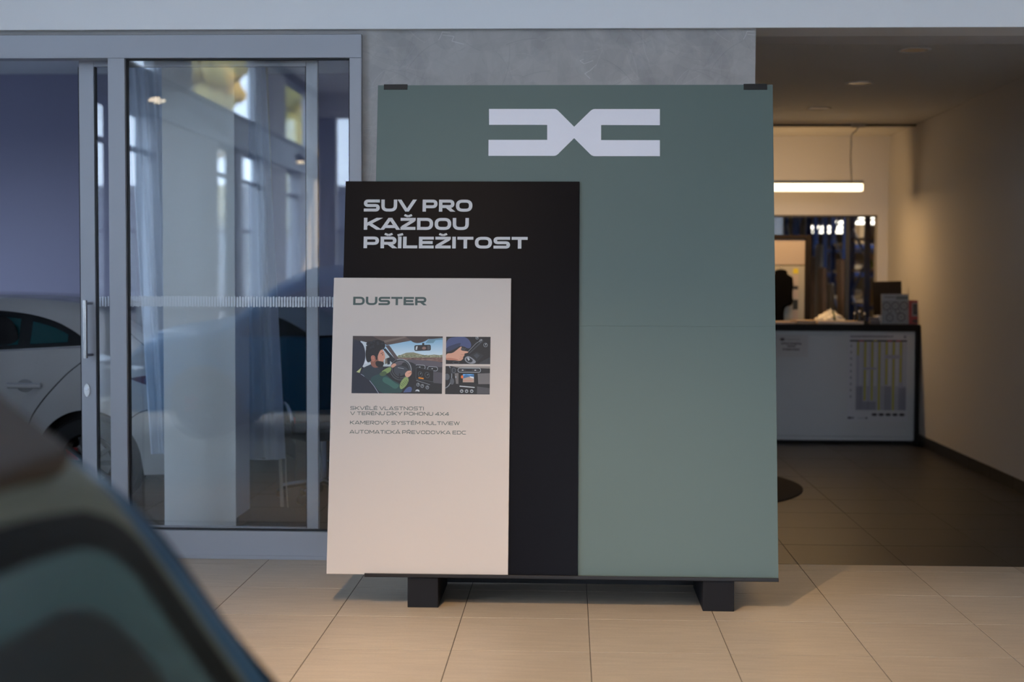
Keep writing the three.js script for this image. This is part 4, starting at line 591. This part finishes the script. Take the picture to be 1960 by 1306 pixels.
sheet('price_poster', 'white printed price table with yellow columns on the counter front', 'poster', [1622, 640, 1741, 806], -0.0212, canvasTexture(512, 714, (c, w, h) => {
  c.fillStyle = '#d9d8dc'; c.fillRect(0, 0, w, h); words(c, 20, 14, 360, 14, 44, 3, '#3a3a40'); c.fillStyle = '#8a8a92'; c.beginPath(); c.arc(478, 24, 12, 0, 7); c.fill();
  c.fillStyle = '#2e2e33'; c.fillRect(16, 50, 480, 14); c.fillStyle = '#b03040'; for (const x of [90, 330, 405]) c.fillRect(x, 50, 40, 12); c.fillStyle = '#c8c020'; c.fillRect(215, 50, 28, 10);
  c.fillStyle = '#b9bac6'; c.fillRect(70, 66, 424, 560); c.fillStyle = '#9b9ca8'; c.fillRect(70, 430, 60, 196); c.fillRect(130, 555, 110, 70); c.fillRect(310, 430, 60, 196); c.fillRect(430, 440, 64, 186);
  c.fillStyle = '#d2d2da'; for (let i = 0; i < 7; i++) c.fillRect(98 + i * 61, 66, 24, 360); c.fillStyle = '#c3bd10';
  [[78, 66, 110], [138, 66, 480], [198, 66, 480], [258, 66, 560], [318, 66, 350], [378, 66, 560], [438, 66, 330]].forEach(([x, y, l]) => c.fillRect(x, y, 15, l));
  c.fillStyle = '#b0b1be'; c.fillRect(130, 275, 110, 18); c.fillRect(315, 172, 130, 30); for (let y = 80; y < 620; y += 13) { c.fillStyle = 'rgba(70,70,90,0.35)'; c.fillRect(100, y, 22, 3); c.fillRect(165, y + 3, 20, 3); c.fillRect(280, y, 22, 3); c.fillRect(455, y + 2, 34, 3); }
  for (let i = 0; i < 9; i++) { c.fillStyle = '#77777f'; c.fillRect(22, 90 + i * 52, 10, 18); } for (let i = 0; i < 5; i++) { c.fillStyle = '#33343a'; c.beginPath(); c.ellipse(230 + i * 58, 662, 24, 12, 0, 0, 7); c.fill(); } c.fillStyle = '#26262c'; c.fillRect(4, 682, 34, 16); c.fillRect(44, 684, 14, 12); c.fillRect(156, 684, 14, 14); words(c, 90, 688, 60, 8, 8, 9, '#8a8a90');
}));
sheet('paper_notice', 'white paper notice with dark lines of print on the counter front', 'notice', [1487, 641.5, 1548, 684], -0.0212, canvasTexture(512, 340, (c, w, h) => { c.fillStyle = '#d6d0cc'; c.fillRect(0, 0, w, h); c.fillStyle = '#5a5654'; c.beginPath(); c.ellipse(90, 70, 38, 24, 0, 0, 7); c.fill(); words(c, 130, 66, 250, 14, 24, 5, '#8f8b88'); words(c, 70, 118, 330, 30, 15, 11, '#2c2826'); words(c, 165, 160, 150, 28, 8, 12, '#2c2826'); words(c, 100, 205, 270, 32, 13, 13, '#2c2826'); }));
// things on the counter
function standUp(name, label, category, px, D, tilt, tex, th = 0.012) {
  const a = at(px[0], px[3], D), b = at(px[2], px[1], D), t = thing(name, label, category, [(a.x + b.x) / 2, CT, -D]); const w = b.x - a.x, h = b.y - CT;
  part('board', rbox(w, h, th, 0.002).translate(0, h / 2, 0), mat(lin(0.4, 0.4, 0.4), 0.5), t, null, [-tilt, 0, 0]); part('printed_face', new THREE.PlaneGeometry(w * 0.995, h * 0.995).translate(0, h / 2, th / 2 + 0.0006), mat(lin(0.55, 0.55, 0.56), 0.4, { map: tex }), t, null, [-tilt, 0, 0]); part('easel_back', rbox(w * 0.5, h * 0.8, 0.008, 0.002).translate(0, h * 0.4, 0), M.blackTrim, t, [0, 0, -0.09 - tilt * 0.1], [0.12, 0, 0]); return t;
}
standUp('wheel_leaflet_stand', 'grey counter display showing pictures of wheels', 'display card', [1687, 563, 1740, 622], 14.22, 0.1, canvasTexture(400, 420, (c, w, h) => { c.fillStyle = '#8f949b'; c.fillRect(0, 0, w, h); c.fillStyle = '#a3a8b2'; c.fillRect(0, 0, w, 90); words(c, 50, 30, 150, 24, 10, 4, '#4b4f58'); c.fillStyle = '#5f6f72'; c.fillRect(215, 30, 185, 44); words(c, 230, 44, 150, 12, 12, 8, '#394b48');
  for (const [x, y, q] of [[75, 170, 54], [205, 165, 52], [335, 165, 54], [290, 320, 56], [120, 330, 50], [120, 235, 24], [240, 240, 30]]) { ring(c, '#33363b', 12, x, y, q, q); ell(c, '#7f8389', x, y, q * 0.8, q * 0.8); for (let k = 0; k < 6; k++) line(c, '#c9ccd0', 6, x, y, x + Math.cos(k * 1.047) * q * 0.75, y + Math.sin(k * 1.047) * q * 0.75); ell(c, '#26282c', x, y, q * 0.2, q * 0.2); } }));
standUp('red_leaflet_stand', 'red counter card with a dark picture beside the wheel display', 'display card', [1739, 575, 1765, 622], 14.24, 0.1, canvasTexture(220, 400, (c, w, h) => { c.fillStyle = '#a81420'; c.fillRect(0, 0, w, h); c.fillStyle = '#9a9296'; c.fillRect(54, 40, 150, 230); c.fillStyle = '#241c20'; c.fillRect(74, 62, 112, 180); ell(c, '#463c40', 130, 150, 40, 50); ell(c, '#3a0a10', 120, 350, 60, 30); }));
{ const D = 14.62, t = thing('monitor', 'black computer monitor seen from behind on the counter', 'monitor', [at(1700, 600, D).x, CT - 0.0185, -D], -0.12); const w = 0.28, h = at(1700, 539, D).y - CT + 0.02;
  part('back_shell', rbox(w, h * 0.78, 0.03, 0.008).translate(0, h * 0.61, 0), mat(lin(0.016, 0.012, 0.010), 0.6, { specularIntensity: 0.25 }), t, null, [-0.06, 0, 0.03]); part('neck', rbox(0.06, h * 0.5 - 0.03, 0.03, 0.008).translate(0, h * 0.25 + 0.017, -0.03), M.blackTrim, t); part('foot', rbox(0.2, 0.015, 0.16, 0.005).translate(0, 0.0275, -0.02), M.blackTrim, t); }
const onTop = (name, label, category, px, py, D, geo, m, turn = 0) => solo(name, geo, m, label, category, [at(px, py, D).x, CT, -D], [0, turn, 0]);
onTop('paper_pile', 'flat pile of pale papers at the notice end of the counter top', 'papers', 1497, 620, 14.25, rspan(-0.13, 0.1, 0, 0.02, -0.11, 0.11, 0.001), mat(lin(0.55, 0.42, 0.34), 0.8), 0.1);
onTop('paper_pile', 'long low stack of papers along the middle of the counter top', 'papers', 1617, 618, 14.22, rspan(-0.27, 0.17, 0, 0.03, -0.08, 0.08, 0.001), mat(lin(0.66, 0.52, 0.40), 0.8), -0.04);
onTop('paper_stack', 'pale papers between jacket and plastic bag on the counter', 'papers', 1542, 618, 14.4, rspan(-0.13, 0.10, 0, 0.03, -0.1, 0.1, 0.001), mat(lin(0.45, 0.34, 0.25), 0.8), 0.2);
{ const g = new THREE.SphereGeometry(0.5, 40, 24), p = g.attributes.position; for (let i = 0; i < p.count; i++) { const x = p.getX(i), y = p.getY(i), z = p.getZ(i), k = 1 + 0.12 * Math.sin(x * 19 + z * 13) * Math.sin(y * 15 + x * 7), sh = Math.max(0.15, 0.62 - y * 0.9); p.setXYZ(i, x * k * sh * 1.35, (Math.max(y, -0.36) + 0.372) * k, z * k * sh); } g.computeVertexNormals(); g.scale(0.30, 0.15, 0.24);
  onTop('plastic_bag', 'crumpled pale plastic bag with a green tie on the counter', 'bag', 1588, 610, 14.5, g, M.polybag); const tie = part('tie', tube([[0.02, 0.12, 0.06], [0.03, 0.07, 0.09], [0.03, 0.012, 0.11]], 0.008), mat(lin(0.0, 0.06, 0.025), 0.5), scene.children[scene.children.length - 1]); tie.userData.label = 'green tie'; }
onTop('desk_organiser', 'small grey tray on the counter beside the wheel display', 'tray', 1674, 612, 14.25, join([rspan(-0.05, 0.05, 0, 0.035, -0.04, 0.04, 0.004), rspan(-0.05, 0.05, 0.035, 0.065, -0.04, -0.01, 0.004)]), mat(lin(0.10, 0.09, 0.10), 0.5));
onTop('paper_cup', 'small white cup next to the grey tray on the counter', 'cup', 1683, 612, 14.3, new THREE.LatheGeometry([[0, 0.001], [0.022, 0.001], [0.03, 0.085], [0.028, 0.085], [0.02, 0.006], [0, 0.006]].map(([a, b]) => new THREE.Vector2(a, b)), 24), M.white);
onTop('stapler', 'dark stapler lying on the counter papers by the tray', 'stapler', 1652, 618, 14.16, join([rspan(-0.06, 0.06, 0, 0.012, -0.015, 0.015, 0.003), rspan(-0.06, 0.05, 0.018, 0.035, -0.013, 0.013, 0.004), rspan(-0.06, -0.03, 0.01, 0.02, -0.013, 0.013, 0.002)]), M.blackTrim);
for (const [px, h, k, tint] of [[1636, 0.09, 'dark bottle with a pale cap at the mullion end of the row', 0.02], [1645, 0.11, 'dark bottle with a pale cap in the middle of the row', 0.03], [1655, 0.085, 'dark bottle with a pale cap nearest the monitor', 0.025]]) { const t = thing('ink_bottle', 'small ' + k, 'bottle', [at(px, 612, 14.5).x, CT, -14.5], 0, 'bottles behind the counter papers'); part('bottle_body', new THREE.CylinderGeometry(0.016, 0.018, h, 14).translate(0, h / 2, 0), mat(lin(tint, tint * 0.8, tint * 0.7), 0.3), t); part('cap', new THREE.CylinderGeometry(0.009, 0.009, 0.02, 12).translate(0, h + 0.01, 0), M.white, t); }
// tall cabinet with jacket
{ const D = 15.1, r = at(1552.5, 500, D).x, top = at(1520, 450, D).y, l = 1.85, t = thing('tall_cabinet', 'tall cream cabinet in a dark frame behind the counter', 'cabinet', [0, 0, -D]), cream = mat(lin(0.40, 0.33, 0.27), 0.5), pale = mat(lin(0.36, 0.34, 0.28), 0.5), dk = mat(lin(0.014, 0.010, 0.008), 0.6, { specularIntensity: 0.25 });
  const fr = r - at(1542.5, 500, D).x, sp = at(1520, 508, D).y; part('side_panel', rspan(r - fr, r, 0, top, -0.45, 0), dk, t); part('side_panel', rspan(l, l + fr, 0, top, -0.45, 0), dk, t); part('top_panel', rspan(l + fr, r - fr, top - 0.04, top, -0.45, 0), dk, t); part('back_panel', span(l + fr, r - fr, 0.02, top - 0.04, -0.45, -0.43), dk, t);
  part('upper_door', rspan(l + fr + 0.004, r - fr - 0.004, sp + 0.004, top - 0.045, -0.06, -0.03), cream, t); const d = part('lower_door', rspan(l + fr + 0.004, r - fr - 0.004, 0.05, sp - 0.004, -0.06, -0.03), pale, t);
  const nx = at(1523.5, 550, D).x; [[514, 524, lin(0.6, 0.5, 0.03)], [526, 547, lin(0.42, 0.36, 0.32)], [548, 554, lin(0.02, 0.02, 0.02)], [556, 572, lin(0.45, 0.37, 0.32)], [574, 593, lin(0.015, 0.018, 0.015)], [594, 618, lin(0.36, 0.30, 0.27)]].forEach(([y0, y1, c]) => { const b = at(1520, y0, D).y, a = at(1520, y1, D).y; part('sticker', span(nx - 0.027, nx + 0.027, a, b, -0.0295, -0.0285), mat(c, 0.6), d); }); }
{ const D = 15.075, x = at(1494, 560, D).x, yt = at(1494, 516, D).y, yb = at(1494, 614, D).y, H = yt - yb, t = thing('black_jacket', 'black jacket hanging on the front of the cream cabinet', 'jacket', [x, yb, -D + 0.005]);
  const prof = curveAt([[0, 0.055], [0.25, 0.065], [0.32, 0.12], [0.6, 0.125], [0.85, 0.115], [0.9, 0.07], [0.97, 0.06], [1, 0.03]]), g = grid(24, 40, (u, v) => { const a = u * 6.2832, w = prof(v), cv = 1 + 0.06 * Math.sin(a * 5 + v * 9); return [Math.cos(a) * w * cv - (v < 0.3 ? 0.02 : 0), v * H, Math.sin(a) * 0.06 * cv * (0.6 + 0.4 * (1 - v))]; });
  part('jacket_body', g, mat(lin(0.003, 0.003, 0.0035), 0.95, { specularIntensity: 0.1 }), t); part('hook', tube([[0, H - 0.01, 0], [0, H + 0.03, 0.0], [0.0, H + 0.035, -0.05]], 0.004), M.steel, t); }

// ------------------------------------------------------------------ parts store
function rack(label, x0, x1, d0, d1, h, shelves) {
  const t = thing('storage_rack', label, 'shelving', [0, 0, 0], 0, 'blue racks in the store'), w = 0.07;
  for (const x of [x0, x1]) {
    for (const d of [d0, d1]) part('upright', span(x - w / 2, x + w / 2, 0, h, -d - w / 2, -d + w / 2), M.rack, t);
    for (let y = 0.5, k = 0; y < h - 0.4; y += 0.45, k++) part('brace', bar(V(x, y, k % 2 ? -d0 : -d1), V(x, y + 0.45, k % 2 ? -d1 : -d0), 0.018, 6), M.rack, t);
  }
  for (const y of shelves) { part('shelf', span(x0, x1, y - 0.03, y, -d1, -d0), mat(lin(0.35, 0.28, 0.2), 0.7), t); part('shelf_beam', span(x0, x1, y - 0.09, y - 0.03, -d0 - 0.02, -d0 + 0.03), M.rack, t); }
}
const RS = [0.4, 0.85, 1.3, 1.74, 2.15], SHELF = ['lowest', 'second', 'middle', 'fourth', 'top'];
rack('blue rack of parts right of the dark mullion', 3.80, 6.0, 18.6, 19.6, 2.75, RS); rack('blue rack of parts behind the dark mullion', 4.07, 6.3, 21.5, 22.5, 2.75, RS);
rack('blue rack of parts above the cream cabinet', 1.5, 2.665, 17.2, 18.0, 2.75, [0.4, 0.95, 1.5, 2.0]); rack('blue rack of parts deep in the store', 4.39, 6.6, 25, 26, 2.75, RS); rack('blue rack of parts beside the jacket cabinet', 1.2, 3.21, 19.6, 20.6, 2.75, [0.4, 0.95, 1.5, 2.0]);
function carton(x, y, d, w, h, dp, m, kind) {
  const t = thing('carton', kind, 'box', [x, y + 0.0012, -d], (rnd() - 0.5) * 0.2, 'goods on the store racks'); part('box_body', rbox(w, h, dp, 0.006).translate(0, h / 2, 0), m, t); part('packing_tape', rbox(0.05, h + 0.002, dp + 0.002, 0.005).translate(0, h / 2, 0), mat(lin(0.35, 0.25, 0.16), 0.4), t);
}
function sack(x, y, d, w, h, m, label, name = 'parts_bag', cat = 'bag') { const g = new THREE.SphereGeometry(0.5, 22, 14), p = g.attributes.position, s = rnd() * 9; for (let i = 0; i < p.count; i++) { const a = p.getX(i), b = p.getY(i), c = p.getZ(i), k = 1 + 0.13 * Math.sin(a * 13 + s) * Math.sin(c * 11 + b * 9 + s); p.setXYZ(i, a * k, Math.max(-0.4, b * k) + 0.4, c * k); } g.computeVertexNormals(); g.scale(w, h / 0.95, w * 0.8); solo(name, g, m, label, cat, [x, y + 0.0012, -d], null, 'goods on the store racks'); }
for (const y of RS) for (let x = 3.95; x < 4.6; x += 0.3) { const q = rnd(), sh = SHELF[RS.indexOf(y)], L = (q < 0.25 ? 'brown' : 'pale') + ' carton on the ' + sh + ' shelf of the blue rack right of the dark mullion', B = 'pale plastic bag of parts on the ' + sh + ' shelf right of the mullion'; if (q < 0.5) carton(x + 0.05, y, 18.9, 0.22, 0.12 + 0.16 * rnd(), 0.25, q < 0.25 ? M.carton : M.cartonPale, L); else if (q < 0.9) sack(x + 0.05, y, 18.85, 0.17, 0.12 + 0.1 * rnd(), M.polybag, B); }
sack(at(1664, 480, 18.8).x, 1.74, 18.8, 0.11, 0.13, mat(lin(0.45, 0.62, 0.06), 0.5), 'bright yellow-green bag on the blue rack right of the mullion'); 
for (const y of RS) for (let x = 4.28; x < 5.0; x += 0.3) { const q = rnd(); if (q < 0.75) carton(x, y, 21.8, 0.24, 0.14 + 0.2 * rnd(), 0.3, q < 0.4 ? M.carton : M.cartonPale, (q < 0.4 ? 'brown' : 'pale') + ' carton on the ' + SHELF[RS.indexOf(y)] + ' shelf of the blue rack behind the dark mullion'); else sack(x, y, 21.8, 0.26, 0.16, M.polybag, 'pale bag on the ' + SHELF[RS.indexOf(y)] + ' shelf of the blue rack behind the dark mullion'); }
for (const y of [0.95, 1.5, 2.0]) for (let x = 2.1; x < 2.5; x += 0.34) carton(x, y, 17.55, 0.26, 0.2 + 0.15 * rnd(), 0.3, y === 1.5 ? M.carton : M.cartonPale, (y === 1.5 ? 'brown carton on the middle' : y < 1 ? 'pale carton on the lower' : 'pale carton on the top') + ' shelf of the blue rack above the cream cabinet');
// long panels stacked upright between the racks
for (let k = 0; k < 5; k++) { const px = [1556, 1569, 1578, 1594, 1618][k], D = [18.9, 18.6, 18.3, 19.2, 17.6][k], h = [1.9, 2.05, 1.75, 1.55, 1.85][k]; solo('wrapped_bumper', rbox(0.06, h, 0.16, 0.028, 3).translate(0, h / 2, 0), k % 2 ? M.polybag : mat(lin(0.5, 0.36, 0.27), 0.6), (k % 2 ? 'pale' : 'brown') + ' wrapped car part standing upright in the store, ' + ['first', 'second', 'third', 'fourth', 'fifth'][k] + ' from the cream cabinet', 'car part', [at(px, 600, D).x, 0, -D], [0, 0.3, 0.01 * k], 'wrapped parts standing in the store'); }
[[25.8, at(1641, 423, 25.8).x, 7.1], [28.3, at(1590, 433, 28.3).x, 7.3], [31, at(1543, 442, 31).x, 7.3], [33.8, at(1553, 450, 33.8).x, 6.9], [24, 1.2, 2.6], [20.5, 4.6, 6.4]].forEach(([D, x0, x1], i) => {
  const y = i < 4 ? 2.68 : 3.15, t = thing('tube_light', i < 4 ? 'glowing tube light hung in the parts store, ' + ['first', 'second', 'third', 'fourth'][i] + ' row from the hatch' : i < 5 ? 'glowing tube light high over the rack above the cream cabinet' : 'glowing tube light high over the rack right of the mullion', 'lamp', [0, 0, -D], 0, i < 4 ? 'tube lights hung in the store' : 'tube lights high over the racks');
  part('housing', rspan(x0, x1, y + 0.05, y + 0.09, -0.07, 0.07), M.white, t); part('lamp_tube', rspan(x0 + 0.02, x1 - 0.02, y - 0.005, y + 0.045, -0.03, 0.03, 0.02), new THREE.MeshStandardMaterial({ color: 0xffffff, emissive: lin(1, 0.95, 0.80), emissiveIntensity: 4 }), t);
  for (const x of [x0 + 0.2, x1 - 0.2]) part('hanger', bar(V(x, y + 0.09, 0), V(x, 3.3, 0), 0.004), M.steel, t);
  const r = new THREE.RectAreaLight(lin(1, 0.84, 0.60), 110, x1 - x0, 0.09); r.position.set((x0 + x1) / 2, y - 0.035, 0); t.add(r); t.updateMatrixWorld(true); r.lookAt((x0 + x1) / 2, -10, -D + 0.0001);
});

renderer.render(scene, camera);
